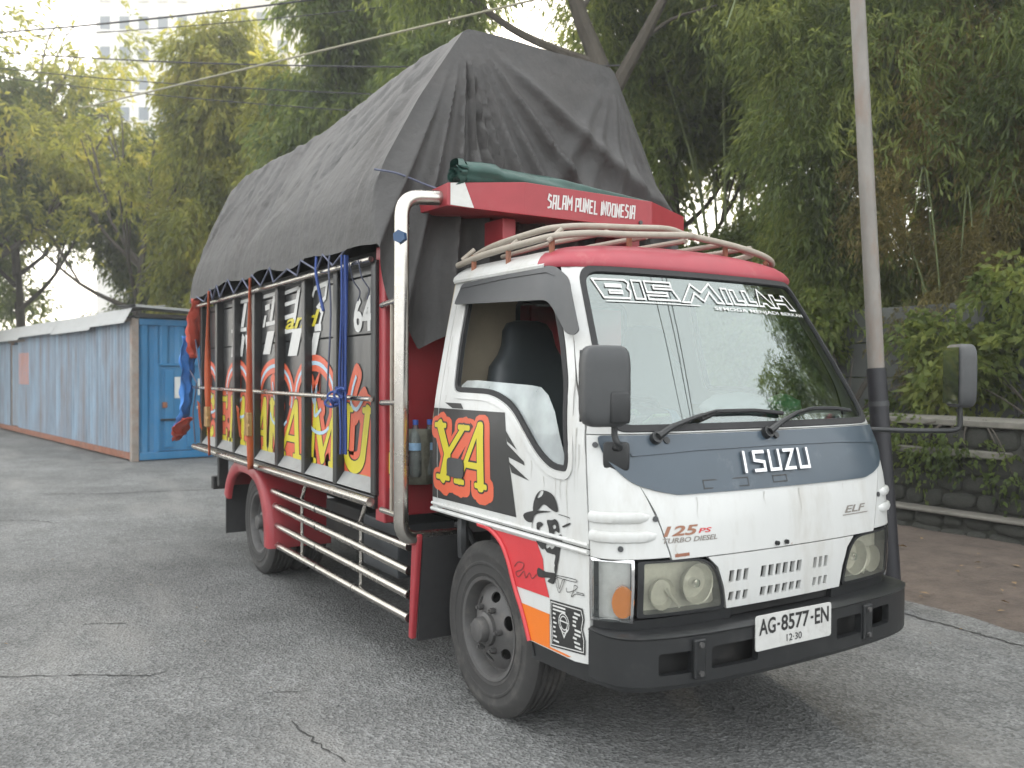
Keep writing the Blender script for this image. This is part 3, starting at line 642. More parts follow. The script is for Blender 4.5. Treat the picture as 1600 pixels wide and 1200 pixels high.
for i, (k, n, x, y, lb, rz, sc) in enumerate([
    (BB, 'bamboo_clump', -1.6, 7.9, 'drooping olive bamboo clump rising straight behind the utility pole', .4, 1.0),
    (BA, 'bamboo_clump', -4.2, 7.3, 'feathery olive bamboo clump between utility pole and grey tarpaulin', 2.0, 1.0),
    (BC, 'bamboo_clump', -6.6, 7.6, 'dark bamboo clump behind the red headboard end of the truck', 4.1, 1.05),
    (BB, 'bamboo_clump', .6, 8.2, 'bamboo clump right above the stone wall ledges', 3.2, 1.02),
    (BY, 'bamboo_clump', -3.0, 8.4, 'ochre tinged bamboo clump just behind the utility pole', 1.9, .8),
    (BY, 'bamboo_clump', -2.5, 6.95, 'short ochre bamboo drooping over the concrete fence', .7, .52),
    (BA, 'bamboo_clump', -.5, 7.1, 'short olive bamboo drooping over the fence beyond the far mirror', 3.9, .6),
    (BC, 'bamboo_clump', -.6, 9.8, 'dark bamboo clump filling in behind the wall bamboo', 1.2, 1.15),
    (BA, 'bamboo_clump', -3.4, 10.2, 'tall bamboo clump standing in the second row behind the pole', 5.0, 1.05),
    (BC, 'bamboo_clump', 3.1, 9.0, 'dark bamboo clump past the truck front, mirrored in the windscreen', .9, 1.0),
    (TB, 'broadleaf_tree', -8.6, 8.3, 'dark broadleaf tree with leaning trunk behind the tarpaulin peak', .3, .78),
    (TB, 'broadleaf_tree', -6.5, 11.5, 'tall dark broadleaf tree behind the bamboo row', 3.6, 1.0),
    (CB, 'weeping_tree', -13.6, 6.0, 'dark weeping tree close behind the rear of the truck', 1.0, .95),
    (CB, 'weeping_tree', -16.5, 4.8, 'dark green weeping tree just behind the container end', 2.5, 1.0),
    (CA, 'weeping_tree', -19.2, 4.6, 'yellow green weeping tree rising behind the container door end', 4.0, .9),
    (CA, 'weeping_tree', -22.5, 3.4, 'sunlit yellow green weeping tree behind the middle of the container', .5, 1.1),
    (CB, 'weeping_tree', -20.5, 7.8, 'dark weeping tree in the back row behind the container', 3.0, 1.15),
    (TA, 'broadleaf_tree', -25.5, 1.6, 'thin leaved tree with forked trunk against the bright sky behind the container', 1.1, .98),
    (TA, 'broadleaf_tree', -29.0, -2.6, 'pale thin leaved tree past the far end of the container', 2.9, 1.35),
    (TB, 'broadleaf_tree', -31.5, -6.0, 'dark bushy tree past the far end of the container', 5.0, .8),
    (CA, 'weeping_tree', -28.5, 5.5, 'pale yellow weeping tree in the back row beyond the container', 5.5, 1.2),
    (TB, 'broadleaf_tree', -34, -1.0, 'broad dark tree standing far behind the thin leaved trees', 1.0, 1.25),
    (CA, 'weeping_tree', -26.5, -4.2, 'yellow green weeping tree past the left end of the container', 1.7, 1.2),
    (CB, 'weeping_tree', -31.5, 3.0, 'shaded weeping tree between the forked trees', 2.7, .9),
    (TA, 'broadleaf_tree', -36, -7.5, 'pale broad tree far past the container', 4.2, 1.3),
    (TB, 'broadleaf_tree', -17.5, 10.5, 'rounded dark tree far behind the truck body', 2.2, .72),
    ]):
    plant(k, n, (x, y, (.97 if y > 5.8 and x > -22 else 0)), lb, rz, sc)
# the forked tree on the verge whose limbs cross the sky behind the tarpaulin peak
def fork():
    P = lambda px, py, d=12.: Vector(at_depth(px, py, d)); b = P(962, 600); b.z = 0; q = lambda *a: tuple(P(*a)-b)
    limbs = [([(0, 0, 0), (.02, .05, 2.5), q(958, 230), q(948, 130)], .19, .15), ([q(950, 140), q(930, 84), q(905, 20), q(888, -60), q(890, -170)], .14, .07), ([q(955, 150), q(985, 95), q(1012, 45), q(1040, -10), q(1075, -90)], .11, .05), ([q(930, 100), q(870, 78), q(800, 45), q(735, -5), q(690, -60)], .075, .03), ([q(1000, 66), q(1050, 30), q(1120, 8, 11.5)], .035, .012), ([q(905, 20), q(935, -30), q(950, -100)], .04, .02)]
    g = np.random.default_rng(500); c = [q(880, -200), q(1080, -120), q(690, -80), q(980, -220), q(780, -160), q(1130, 0, 11.5), q(1160, -90)]
    cr_ = make_crown(501, [(p[0], p[1], p[2], .95, .95, .7, 1) for p in c], 3000, .14, .03, 12, .4, .7, leafN, -.1, (1.2, 3.2))
    plant((trunk_mesh('trunk', limbs, bark), cr_), 'forked_tree', b, 'forked tree with bare dark limbs against the sky behind the tarpaulin peak')
fork()
# ivy and low shrubs on the fence behind the wall
def shrub(x, y, z, rx, rz_, n, m, seed, label):
    g = np.random.default_rng(seed); blobs = [(float(g.uniform(-rx, rx)), float(g.uniform(-.25, .25)), float(g.uniform(.1, rz_)), .38, .3, .34, 1) for _ in range(12)]
    t = empty('shrub', (x, y, z), label, 'shrub', 'shrubs along the concrete fence'); me = make_crown(seed, blobs, n, .11, .05, 9, .22, .3, m, -.3, (2, 5)); a = bpy.data.objects.new('foliage', me); link(a, t)
    limbs = [([(0, 0, 0), (b[0]*.5, b[1]*.5, b[2]*.6), (b[0], b[1], b[2])], .014, .004) for b in blobs]; link(bpy.data.objects.new('stem', trunk_mesh('stem', limbs, bark)), t)
shrub(-3.3, 6.15, 1.0, 1.0, 1.3, 1500, leafD, 31, 'dark climbing shrub on the concrete fence between cab and pole')
shrub(-1.0, 6.2, 1.0, 1.0, 1.5, 1500, leafN, 32, 'leafy shrub climbing the concrete fence right of the pole')
shrub(1.0, 6.1, 1.0, 1.2, 1.0, 1500, leafN, 33, 'low leafy shrub on the terrace above the stone wall')
shrub(-6.2, 6.1, 1.0, 1.3, 1.4, 1500, leafD, 34, 'dark shrub on the terrace behind the truck cab')

def vine(x, z, n, seed, label):
    g = np.random.default_rng(seed); blobs = [(float(g.uniform(-.5, .5)), float(g.uniform(-.05, .05)), float(-g.uniform(0, .55)), .22, .10, .2, 1) for _ in range(8)]
    t = empty('trailing_vine', (x, 5.14, z), label, 'vine', 'vines trailing over the stone wall'); link(bpy.data.objects.new('foliage', make_crown(seed, blobs, n, .06, .035, 7, .13, .7, leafD, -.5, (3, 8))), t)
    link(bpy.data.objects.new('stem', trunk_mesh('stem', [([(b[0]*.4, .1, .05), (b[0]*.8, -.03, b[2]*.3), (b[0], b[1], b[2])], .008, .003) for b in blobs], bark)), t)
for k, (x, z, lb) in list(enumerate(((-2.3, 1.12, 'dark vine trailing over the stone wall next to the cab'), (-1.3, 1.1, 'vine hanging over the wall ledge behind the pole'), (-.2, 1.12, 'vine trailing over the stone wall beyond the far mirror'), (.8, 1.0, 'small vine growing on the stone wall past the mirror'), (-3.6, 1.12, 'vine on the stone wall hidden partly by the cab'))))[:4]: vine(x, z, 170, 300+k, lb)

# ------------------------------------------------------------------ the truck: origin on the ground under the front axle, x forward, y to its left
truck = empty('light_truck', (0, 0, 0), 'white cab light truck with red headboard, black cargo sides and yellow lettering', 'truck')
def tab(pts):
    q = np.array(crom(pts, 8)); return q[:, 0], q[:, 1]
_xf = tab([(.30, .985), (.40, 1.00), (.55, 1.035), (.75, 1.05), (.88, 1.05), (1.08, 1.03), (1.22, .99), (1.34, .94), (1.5, .855), (1.75, .715), (2.02, .555), (2.10, .505)])
_w = tab([(.2, .835), (.4, .84), (.7, .848), (.9, .85), (1.2, .852), (1.35, .848), (1.5, .828), (1.75, .780), (2.02, .722), (2.2, .685)])
def xf(z): return float(np.interp(z, *_xf))
def hw(z): return float(np.interp(z, *_w))
_B, _C, _p = .05, .25, 5.
_YN = 1-(1-np.linspace(0, 1, 400))**2.2; _DR = _B*_YN**2+_C*(1-np.maximum(0, 1-_YN**_p)**(1/_p))
_S = np.concatenate([[0], np.cumsum(np.hypot(.85*np.diff(_YN), np.diff(_DR)))]); SMAX = float(_S[-1])
def F(s, z):
    a = abs(s); g = 1 if s >= 0 else -1
    if a <= SMAX: yn = float(np.interp(a, _S, _YN)); d = float(np.interp(a, _S, _DR))
    else: yn = 1.; d = _B+_C+a-SMAX
    return (xf(z)-d, g*hw(z)*yn, z)
def s_yn(yn): return math.copysign(float(np.interp(abs(yn), _YN, _S)), yn)
def s_y(y, z): return s_yn(max(-1, min(1, y/hw(z))))
def s_x(x, z, g=-1):
    d = xf(z)-x; return g*(float(np.interp(d, _DR, _S)) if d <= _DR[-1] else SMAX+d-_DR[-1])
def Sd(x, z):                                  # right-hand side of the cab (faces the camera), outline in (x,z)
    d = xf(z)-x; yn = float(np.interp(d, _DR, _YN)) if d < _DR[-1] else 1.
    return (x, -hw(z)*yn, z)
def Sl(x, z): p = Sd(x, z); return (p[0], -p[1], p[2])
def Fy(y, z): return F(s_y(y, z), z)
def part(name, fn, poly, m, holes=(), h=.06, off=0., thick=0., par=truck, side=1, smooth=True, angle=35):
    mb = MB(); patch(mb, fn, poly, holes, h, off, thick, side); return mb.build(name, m, par, smooth=smooth, angle=angle, recalc=bool(thick))
XD = [(.46, .842), (.88, .842), (1.1, .828), (1.25, .812), (1.37, .786), (1.53, .698), (1.70, .617), (1.95, .468), (2.02, .424)]   # front edge of the door
def xdoor(z): return float(np.interp(z, *zip(*XD)))

# front sheet metal
HS = [(1.336, -.895), (1.156, -.832), (1.053, -.772), (.90, -.712), (.876, -.705)]
hl = [(s_yn(v), z) for z, v in HS]; hood_poly = [(a+.003, z) for a, z in hl]+[(-a-.003, z) for a, z in reversed(hl)]
hood = part('hood', F, hood_poly, white, h=.07, thick=.02)
for g in (-1, 1):
    zs = [.886, 1.0, 1.1, 1.2, 1.28, 1.336]
    dl = [(s_x(xdoor(z), z, g), z) for z in zs]; hh = [(g*-float(np.interp(z, [q[0] for q in reversed(HS)], [q[0] for q in reversed(hl)])) if False else math.copysign(abs(float(np.interp(z, [q[0] for q in reversed(HS)], [abs(q[0]) for q in reversed(hl)]))), g), z) for z in reversed(zs)]
    q = [(a-g*.004, z) for a, z in dl]+[(a+g*.003, z) for a, z in hh]
    cp = part('corner_panel', F, q, white, h=.05, thick=.02)
    for zc in (1.035, .965):            # two pressed horizontal ribs
        sa = s_x(xdoor(zc)-.0, zc, g)-g*.012; sb = s_yn(g*(.80 if zc > 1 else .77)); mb = MB()
        n = 24; vs = []
        for i in range(n+1):
            s = sa+(sb-sa)*i/n; fade = min(1, (n-i)/4); P = Vector(F(s, zc)); N = nrm(F, s, zc)
            for a in (-90, -45, 0, 45, 90): vs.append(P+N*(.016*fade*math.cos(R(a))-.001)+Vector((0, 0, .022*(.5+.5*fade)*math.sin(R(a)))))
        mb.add(vs, [(i*5+j, i*5+5+j, i*5+6+j, i*5+1+j) for i in range(n) for j in range(4)]); mb.build('pressed_rib', white, cp, smooth=True, recalc=False)
    for zc, yv in ((1.03, .775), (.925, .93), (1.30, .965)):
        mb = MB(); c = Vector(F(s_yn(g*yv), zc)); N = nrm(F, s_yn(g*yv), zc); mb.tube([c, c+N*.006], .011, 10); mb.build('bolt', greyplast, cp, smooth=True)
cw_l = [(.955, 1.333), (.952, 1.285), (.937, 1.240), (.905, 1.20), (.868, 1.168), (.83, 1.150), (.745, 1.128), (.65, 1.112)]
cpoly = [(s_yn(-a), z) for a, z in cw_l]+[(s_yn(a), z) for a, z in reversed(cw_l)]
cowl = part('cowl_panel', F, fillet(cpoly, .02, 3), slate, h=.06, off=.006, thick=.005)
mb = MB(); stroke(mb, F, [(s_yn(-.84), 1.262), (s_yn(-.5), 1.275), (0, 1.279), (s_yn(.5), 1.275), (s_yn(.84), 1.262)], .012, .0105, thick=.005, h=.05); mb.build('crease', slate, cowl, smooth=True)
for y0, y1, z0, z1 in ((-.43, -.20, 1.128, 1.158), (-.06, .02, 1.132, 1.156)):      # pressed flaps on the cowl
    mb = MB(); stroke(mb, F, [(s_y(y0, z0), z0), (s_y(y1, z0), z0), (s_y(y1, z1), z1), (s_y(y0, z1), z1)], .005, .0066, closed=True, h=.05); mb.build('flap_groove', blackp, cowl, recalc=False)
part('gap_filler', F, [(s_yn(-.97), .88), (s_yn(.97), .88), (s_yn(.97), 1.335), (s_yn(-.97), 1.335)], blackp, h=.09, off=-.026)

# windscreen, rubber and pillars
s9 = s_yn(.905); zb, zt = 1.345, 2.020
pz = [1.340, 1.37, 1.45, 1.53, 1.62, 1.70, 1.82, 1.95, 2.03]
fr_poly = [(s_x(xdoor(z), z, -1)+.004, z) for z in pz]; fr_poly = fr_poly+[(-a, z) for a, z in reversed(fr_poly)]
rub = fillet([(-s9, zb), (s9, zb), (s9-.01, zt), (-s9+.01, zt)], .075, 6)
def inset(p, d): c = np.mean(np.array(p), 0); A = np.array(p); hx = np.max(np.abs(A[:, 0])); hy = (A[:, 1].max()-A[:, 1].min())/2; return [(x*(hx-d)/hx, c2+(z-c2)*(hy-d)/hy) for x, z in p for c2 in [(A[:, 1].max()+A[:, 1].min())/2]]
part('windscreen_frame', F, fr_poly, white, [rub], h=.06, thick=.03)
part('windscreen_rubber', F, inset(rub, .001), rubber, [inset(rub, .026)], h=.05, off=.006, thick=.02)
ws_ = part('windscreen', F, inset(rub, .020), windscreen, h=.045, off=-.004)
mb = MB(); stroke(mb, F, [(-s9+.06, zt+.006), (0, zt+.008), (s9-.06, zt+.006)], .010, .008, thick=.006, h=.04); mb.build('chrome_trim', chromeb, truck, smooth=True)
# lettering on the glass: outlined capitals joined by a zigzag
wl = MB(); z0, z1 = 1.900, 1.962
def wu(t): return -.615+t*1.17        # 0..1 across the banner, in y
def WS(pts, w, closed=False, slope=-.0):
    Q = [(s_y(wu(a), 1.93), 1.878+.090*b) for a, b in pts]; stroke(wl, F, Q, w, .0005, closed, h=.03)
BIS = [
 [(.0, .95), (.125, .95), (.14, .8), (.13, .55), (.14, .4), (.13, .05), (.03, .05), (.02, .35)],
 [(.045, .70), (.105, .70), (.105, .60), (.045, .60)], [(.055, .40), (.105, .40), (.105, .28), (.055, .28)],
 [(.155, .95), (.195, .95), (.195, .05), (.155, .05)],
 [(.21, .95), (.33, .95), (.33, .75), (.245, .75), (.245, .60), (.33, .60), (.35, .05), (.21, .05), (.21, .25), (.30, .25), (.30, .40), (.21, .40)],
 [(.36, .0), (.43, .95), (.47, .55), (.53, 1.05), (.57, .05), (.535, .05), (.515, .6), (.47, .1), (.435, .5), (.40, .0)],
 [(.585, .85), (.615, .85), (.615, .05), (.585, .05)],
 [(.63, .80), (.655, .80), (.655, .25), (.69, .25), (.69, .05), (.63, .05)],
 [(.70, .80), (.725, .80), (.725, .25), (.76, .25), (.76, .05), (.70, .05)],
 [(.77, .05), (.80, .95), (.87, .0), (.835, .0), (.82, .2), (.80, .2), (.795, .05)],
 [(.865, .70), (.89, .70), (.89, .45), (.945, .45), (.945, .70), (.97, .70), (1., -.05), (.96, -.05), (.95, .25), (.89, .25), (.89, .0), (.865, .0)]]
for L_ in BIS: WS(L_, .0085, True)
text(wl, F, 'SEMOGA MENJADI BERKAH', s_y(-.02, 1.9), s_y(.60, 1.9), 1.846, 1.866, .012, .0, .0008, slope=-.012)
wl.cur = 0; stroke(wl, F, [(s_y(-.58, 1.9), 1.868), (s_y(-.10, 1.9), 1.866)], .004, .0006, h=.04)
wl.build('banner_lettering', decwht, ws_, recalc=False)

# roof
ring = []
send = s_x(-.44, 2.026, 1)
for i in range(61):
    s = -send+2*send*i/60; ring.append(F(s, 2.026))
for i in range(1, 12): ring.append((-.44, ring[60][1]*(1-2*i/12), 2.026))
rc = Vector((-.02, 0, 0)); ks = [1.012, 1.02, 1.015, .985, .94, .87, .77, .62, .42, .2, .04]; zz = [2.016, 2.030, 2.046, 2.072, 2.093, 2.112, 2.129, 2.141, 2.149, 2.153, 2.154]
mb = MB(); n = len(ring); vs = []
for k, z in zip(ks, zz):
    for p in ring: vs.append((rc.x+(p[0]-rc.x)*k, p[1]*k, z+.012*max(0, 1-((p[1]*k)/.5)**2) if k < .98 else z))
fs = []; mis = []
for a in range(len(ks)-1):
    for j in range(n):
        q = (j+1) % n; fs.append((a*n+j, a*n+q, (a+1)*n+q, (a+1)*n+j)); c = (Vector(vs[a*n+j])+Vector(vs[(a+1)*n+q]))/2
        mis.append(1 if (c.x < .30 and abs(c.y) > .58) or c.x < -.40 else 0)
fs.append(tuple((len(ks)-1)*n+j for j in range(n))); mis.append(0)
mb.add(vs, fs); mb.mi = mis; roof = mb.build('cab_roof', [redroof, white], truck, smooth=True, angle=60, recalc=False)
mb = MB(); mb.tube([(p[0], p[1]*1.012, 2.026) for p in [F(-s_x(x, 2.026, 1), 2.026) for x in np.linspace(.36, -.43, 16)]], .012, 6); mb.build('rain_gutter', white, roof, smooth=True)

# doors
WIN = fillet([(-.285, 1.985), (-.275, 1.70), (-.25, 1.478), (.105, 1.474), (.285, 1.418), (.50, 1.235), (.60, 1.186), (.70, 1.187), (.712, 1.24), (.664, 1.527), (.585, 1.70), (.445, 1.940), (.40, 1.985)],
             [.04, .01, .05, .10, .08, .06, .06, .035, .04, .05, .05, .04, .04], 5)
def shrink(poly, d):
    out = []; k = len(poly)
    for i in range(k):
        a = Vector(poly[i])-Vector(poly[i-1]); b = Vector(poly[(i+1) % k])-Vector(poly[i]); t = (a.normalized()+b.normalized())
        t = t.normalized() if t.length > 1e-6 else a.normalized(); nn = Vector((-t.y, t.x)); out.append(tuple(Vector(poly[i])+nn*d))
    return out
area = sum(WIN[i-1][0]*WIN[i][1]-WIN[i][0]*WIN[i-1][1] for i in range(len(WIN)))
SGN = 1 if area > 0 else -1
DOOR = [(-.385, .912), (.838, .912), (.824, 1.1), (.808, 1.25), (.782, 1.37), (.694, 1.53), (.613, 1.70), (.464, 1.95), (.42, 2.014), (-.385, 2.014)]
for fn, side, lab in ((Sd, 1, 'R'), (Sl, -1, 'L')):
    d = part('door', fn, DOOR, white, [WIN], h=.055, thick=.03, side=side)
    part('window_rubber', fn, shrink(WIN, SGN*.001), rubber, [shrink(WIN, SGN*.024)], h=.05, off=.004, thick=.02, par=d, side=side)
    mb = MB(); q = shrink(WIN, -SGN*.018); stroke(mb, fn, q, .026, .006, closed=True, thick=.012, side=side); mb.build('window_flange', white, d, smooth=True)
    part('door_lining', fn, [(-.36, .93), (.79, .93), (.76, 1.15), (.5, 1.16), (.2, 1.38), (-.36, 1.4)], beige, h=.09, off=-.045, par=d, side=side)
    b = part('rear_pillar', fn, [(-.44, .90), (-.389, .90), (-.389, 2.03), (-.44, 2.03)], white, h=.06, thick=.03, side=side)
    bead = MB(); bead.tube([Vector(fn(x, .898))+Vector((0, -.004*side, 0)) for x in np.linspace(-.44, .838, 26)], .011, 8); bead.build('sill_bead', white, d, smooth=True)
    bead = MB(); bead.tube([Vector(fn(x, .925))+Vector((0, -.003*side, 0)) for x in np.linspace(-.44, .838, 26)], .008, 8); bead.build('sill_bead', white, d, smooth=True)
    if side == 1:
        door = d
        GL = [(-.205, 1.49), (-.205, 1.512), (-.16, 1.534), (-.05, 1.536), (.40, 1.519), (.47, 1.512), (.53, 1.48), (.59, 1.415), (.695, 1.20), (.60, 1.20), (.50, 1.25), (.29, 1.43), (.11, 1.488)]
        part('window_glass', fn, GL, doorglass, h=.05, off=-.008, par=d, side=side)
    else: part('window_glass', fn, shrink(WIN, SGN*.015), windscreen, h=.06, off=-.008, par=d, side=side)
    # lower step panel and black step
    SP = [(.02, .885), (.12, .878), (.216, .835), (.275, .765), (.312, .69), (.345, .63), (.374, .585), (.407, .52), (.432, .462), (.74, .462), (.838, .475), (.840, .885)]
    sp = part('step_panel', fn, SP, white, h=.05, thick=.02, side=side)
    part('step', fn, [(.42, .385), (.86, .40), (.86, .468), (.43, .452)], blackp, h=.06, off=-.012, thick=.25, side=side)
    if side == 1: step = sp
    # black wheel-arch liner
    arch = [(-.44, .885), (-.2, .885), (.02, .885)]+SP[1:9]+[(.45, .40)]; mb = MB(); vs = []
    for x, z in arch:
        y = abs(fn(x, z)[1])-.006; vs += [(x, -side*y, z), (x-.02, -side*.46, z+.02)]
    mb.add(vs, [(2*i, 2*i+1, 2*i+3, 2*i+2) for i in range(len(arch)-1)]); mb.build('arch_liner', chassis, truck, recalc=False)
    lip = MB(); lip.tube([Vector(fn(x, z))+Vector((0, -.004*side, 0)) for x, z in crom(SP[0:9], 3)], .011, 6); lip.build('arch_lip', decred if side == 1 else white, sp, smooth=True)

# painted decals on the door and step panel
def dec(name, poly, m, par, off=.002, h=.06): return part(name, Sd, poly, m, h=h, off=off, par=par, smooth=True)
dec('black_decal', [(-.383, .955), (.335, .96), (.228, 1.398), (-.383, 1.396)], decblk, door, .0016); part('black_decal', Sd, [(-.438, .955), (-.391, .955), (-.391, 1.396), (-.438, 1.396)], decblk, h=.06, off=.0016, par=b if False else truck)
for q in ([(.235, 1.33), (.34, 1.245), (.262, 1.275)], [(.25, 1.27), (.395, 1.20), (.40, 1.185), (.27, 1.21)], [(.275, 1.19), (.435, 1.125), (.30, 1.145)], [(-.33, 1.425), (-.17, 1.425), (-.14, 1.40), (-.25, 1.40)]): dec('black_spike_decal', q, decblk, door, .0016)
REDP = [(.03, .880), (.12, .873), (.218, .832), (.277, .762), (.314, .69), (.326, .668), (.58, .672), (.545, .75), (.535, .82), (.49, .882)]
dec('red_stripe', REDP, decred, step); ORP = [(.366, .606), (.578, .606), (.576, .475), (.72, .475), (.70, .467), (.437, .466), (.41, .52), (.377, .585)]
dec('orange_stripe', ORP, decorg, step)
def frame_decal():
    o = dec('notice_decal', [(.585, .668), (.80, .680), (.812, .64), (.800, .60), (.815, .56), (.812, .505), (.585, .480), (.590, .54), (.583, .60)], decblk, step, .0026)
    mb = MB(); stroke(mb, Sd, [(.592, .660), (.792, .670), (.803, .64), (.792, .60), (.806, .56), (.803, .513), (.592, .489), (.598, .54), (.590, .60)], .004, .0032, closed=True)
    g = random.Random(4)
    for r_ in range(2): stroke(mb, Sd, [(.605, .648-r_*.014), (.69, .652-r_*.014)], .007, .0032)
    for r_ in range(7):
        z = .618-r_*.018; stroke(mb, Sd, [(.605, z), (.605+g.uniform(.012, .04), z)], .007, .0032)
    for r_ in range(9):
        z = .650-r_*.016; a = g.uniform(.735, .75); stroke(mb, Sd, [(a, z), (a+g.uniform(.015, .045), z)], .008, .0032)
    for rr in (.034, .024): stroke(mb, Sd, [(.678+rr*math.cos(a), .595+rr*1.1*math.sin(a)) for a in np.linspace(0, 6.283, 17)[:-1]], .004, .0033, closed=True)
    stroke(mb, Sd, [(.655, .575), (.678, .54), (.70, .575)], .006, .0033); stroke(mb, Sd, [(.65, .60), (.706, .60)], .005, .0033)
    mb.build('notice_lettering', decwht, step, recalc=False)
frame_decal()
# stencil of a man with hat and beard, in flat black shapes
def stencil():
    def cv(pts): return [tuple(at(780+a/4, 750+b/4, 1, -.852)[[0, 2]]) for a, b in pts]
    def shape(name, par, polys):
        mb = MB()
        for q, hs in polys: patch(mb, Sd, crom(cv(q), 3, True), [crom(cv(h_), 3, True) for h_ in hs], .05, .0032)
        return mb.build(name, decblk, par, recalc=False)
    shape('stencil_hat', door, [([(214, 192), (220, 130), (245, 78), (280, 64), (330, 85), (358, 130), (370, 196), (335, 190), (282, 152), (245, 186)], [[(240, 112), (262, 70), (280, 72), (268, 100)]])])
    shape('stencil_brim', door, [([(152, 222), (172, 202), (240, 190), (330, 198), (262, 206), (222, 222), (208, 262), (172, 256)], [])])
    shape('stencil_brim', door, [([(395, 290), (420, 276), (448, 268), (440, 282), (405, 296)], [])])
    shape('stencil_brow', door, [([(236, 270), (262, 262), (276, 280), (252, 300), (262, 330), (240, 320)], [])])
    shape('stencil_nose', door, [([(300, 252), (330, 250), (352, 244), (372, 270), (378, 330), (352, 318), (338, 350), (318, 348), (310, 300)], [[(336, 286), (352, 280), (356, 300), (342, 306)]])])
    shape('stencil_beard', step, [([(214, 345), (240, 352), (262, 372), (300, 360), (330, 362), (362, 350), (390, 340), (394, 380), (380, 440), (372, 500), (358, 545), (345, 520), (352, 472), (330, 462), (300, 452), (285, 430), (268, 432), (240, 395)], [[(292, 408), (312, 392), (340, 398), (348, 415), (330, 432), (318, 418), (300, 428)]])])
    shape('stencil_beard', step, [([(345, 545), (366, 505), (360, 575), (350, 588)], [])])
    shape('stencil_collar', step, [([(242, 548), (290, 572), (352, 584), (352, 612), (338, 650), (300, 632), (318, 612), (244, 604)], [])])
    def sg(pts, w=.003, closed=False, name='signature', m=decblk):
        mb = MB(); stroke(mb, Sd, crom(cv(pts), 4, closed), w, .0034, closed=closed); mb.build(name, m, step, recalc=False)
    sg([(375, 215), (410, 225), (445, 238)], .003, name='stencil_brim'); sg([(210, 240), (208, 300), (216, 342)], .003, name='stencil_cheek'); sg([(360, 596), (475, 622), (474, 638), (366, 608)], .0026, True); sg([(352, 622), (374, 704), (408, 630), (396, 626), (375, 680), (366, 622)], .0026, True)
    sg([(420, 672), (425, 700), (470, 690), (490, 668), (470, 660), (466, 690), (450, 730), (480, 712), (525, 722), (525, 712), (480, 700)], .0026); sg([(95, 540), (120, 512), (155, 525), (140, 560), (105, 575), (120, 605), (155, 570), (165, 612), (190, 580), (205, 615), (235, 590)], .005, m=mat('decal_faded', (.16, .03, .03), .4))
stencil()

# big serif capitals, drawn as strokes: (points, width factor)
def arc(cx, cy, rx, ry, a0, a1, n=14): return [(cx+rx*math.cos(R(a0+(a1-a0)*i/n)), cy+ry*math.sin(R(a0+(a1-a0)*i/n))) for i in range(n+1)]
T, t_ = 1., .5
def serif(x, y, w=.16): return ([(x-w, y), (x+w, y)], .42)
GLY = {
 'C': [(arc(.55, .5, .42, .46, 50, 310), T), ([(.82, .98), (.84, .72)], t_)],
 'E': [([(.2, .04), (.2, .96)], T), ([(.2, .95), (.85, .95)], t_), ([(.2, .5), (.7, .5)], t_), ([(.2, .05), (.9, .05)], t_), ([(.85, .98), (.85, .78)], t_), ([(.9, .22), (.9, .02)], t_)],
 'M': [([(.12, .04), (.16, .96)], .6), ([(.16, .94), (.48, .12)], T), ([(.48, .12), (.86, .94)], t_), ([(.84, .94), (.86, .04)], T), serif(.12, .03, .12), serif(.87, .03, .13)],
 'P': [([(.25, .04), (.25, .96)], T), (arc(.45, .7, .38, .25, 90, -90), .7), ([(.25, .95), (.45, .95)], t_), ([(.25, .45), (.45, .45)], t_), serif(.25, .03)],
 'A': [([(.10, .04), (.60, .95)], .55), ([(.66, .96), (.80, .04)], T), ([(.28, .34), (.75, .34)], t_), serif(.10, .03, .13), serif(.80, .03, .15)],
 'K': [([(.2, .04), (.2, .96)], T), ([(.85, .95), (.25, .45)], t_), ([(.4, .55), (.85, .05)], T), serif(.2, .03, .15), serif(.86, .03, .13), serif(.2, .97, .15)],
 'U': [([(.16, .96)]+[(.16, .3)]+arc(.45, .3, .29, .25, 180, 360, 10)+[(.82, .96)], .85), serif(.17, .97, .14), serif(.82, .97, .13)],
 'L': [([(.3, .96), (.25, .04)], T), ([(.2, .05), (.9, .05)], t_), ([(.9, .25), (.92, .03)], t_), serif(.3, .97, .15)],
 'Y': [([(.14, .95), (.42, .45)], T), ([(.82, .95), (.42, .45)], .55), ([(.42, .48), (.32, .04)], T), serif(.15, .96, .14), serif(.83, .96, .13), serif(.32, .03, .17)],
}
def serif_letters(fn, items, par, bw, shear=.12, halo=.088):
    A, Bk, Y = MB(), MB(), MB()
    for ch, x0, x1, z0, z1 in items:
        for pts, f in GLY[ch]:
            q = [(x0+a*(x1-x0)+shear*(b-.5)*(z1-z0), z0+b*(z1-z0)) for a, b in pts]; w = bw*f
            stroke(A, fn, [(a+.010, c-.012) for a, c in q], w+halo, .0022, h=.05, caps=True); stroke(Bk, fn, q, w+.016, .0034, h=.05, caps=True); stroke(Y, fn, q, w, .0046, h=.05, caps=True)
    A.build('lettering_halo', orange, par, recalc=False); Bk.build('lettering_outline', decblk, par, recalc=False); Y.build('lettering', yellow, par, recalc=False)
serif_letters(Sd, [('Y', -.437+.02, -.075, 1.055, 1.325), ('A', -.175, .115, 1.05, 1.330)], door, .058)
hd = part('door_handle', Sd, fillet([(-.27, 1.075), (-.11, 1.075), (-.11, 1.165), (-.27, 1.165)], .03, 4), greyplast, h=.03, off=.012, thick=.014, par=door)
part('handle_recess', Sd, fillet([(-.255, 1.118), (-.125, 1.118), (-.125, 1.127), (-.255, 1.127)], .004, 2), blackp, h=.02, off=.0135, par=hd) if False else None

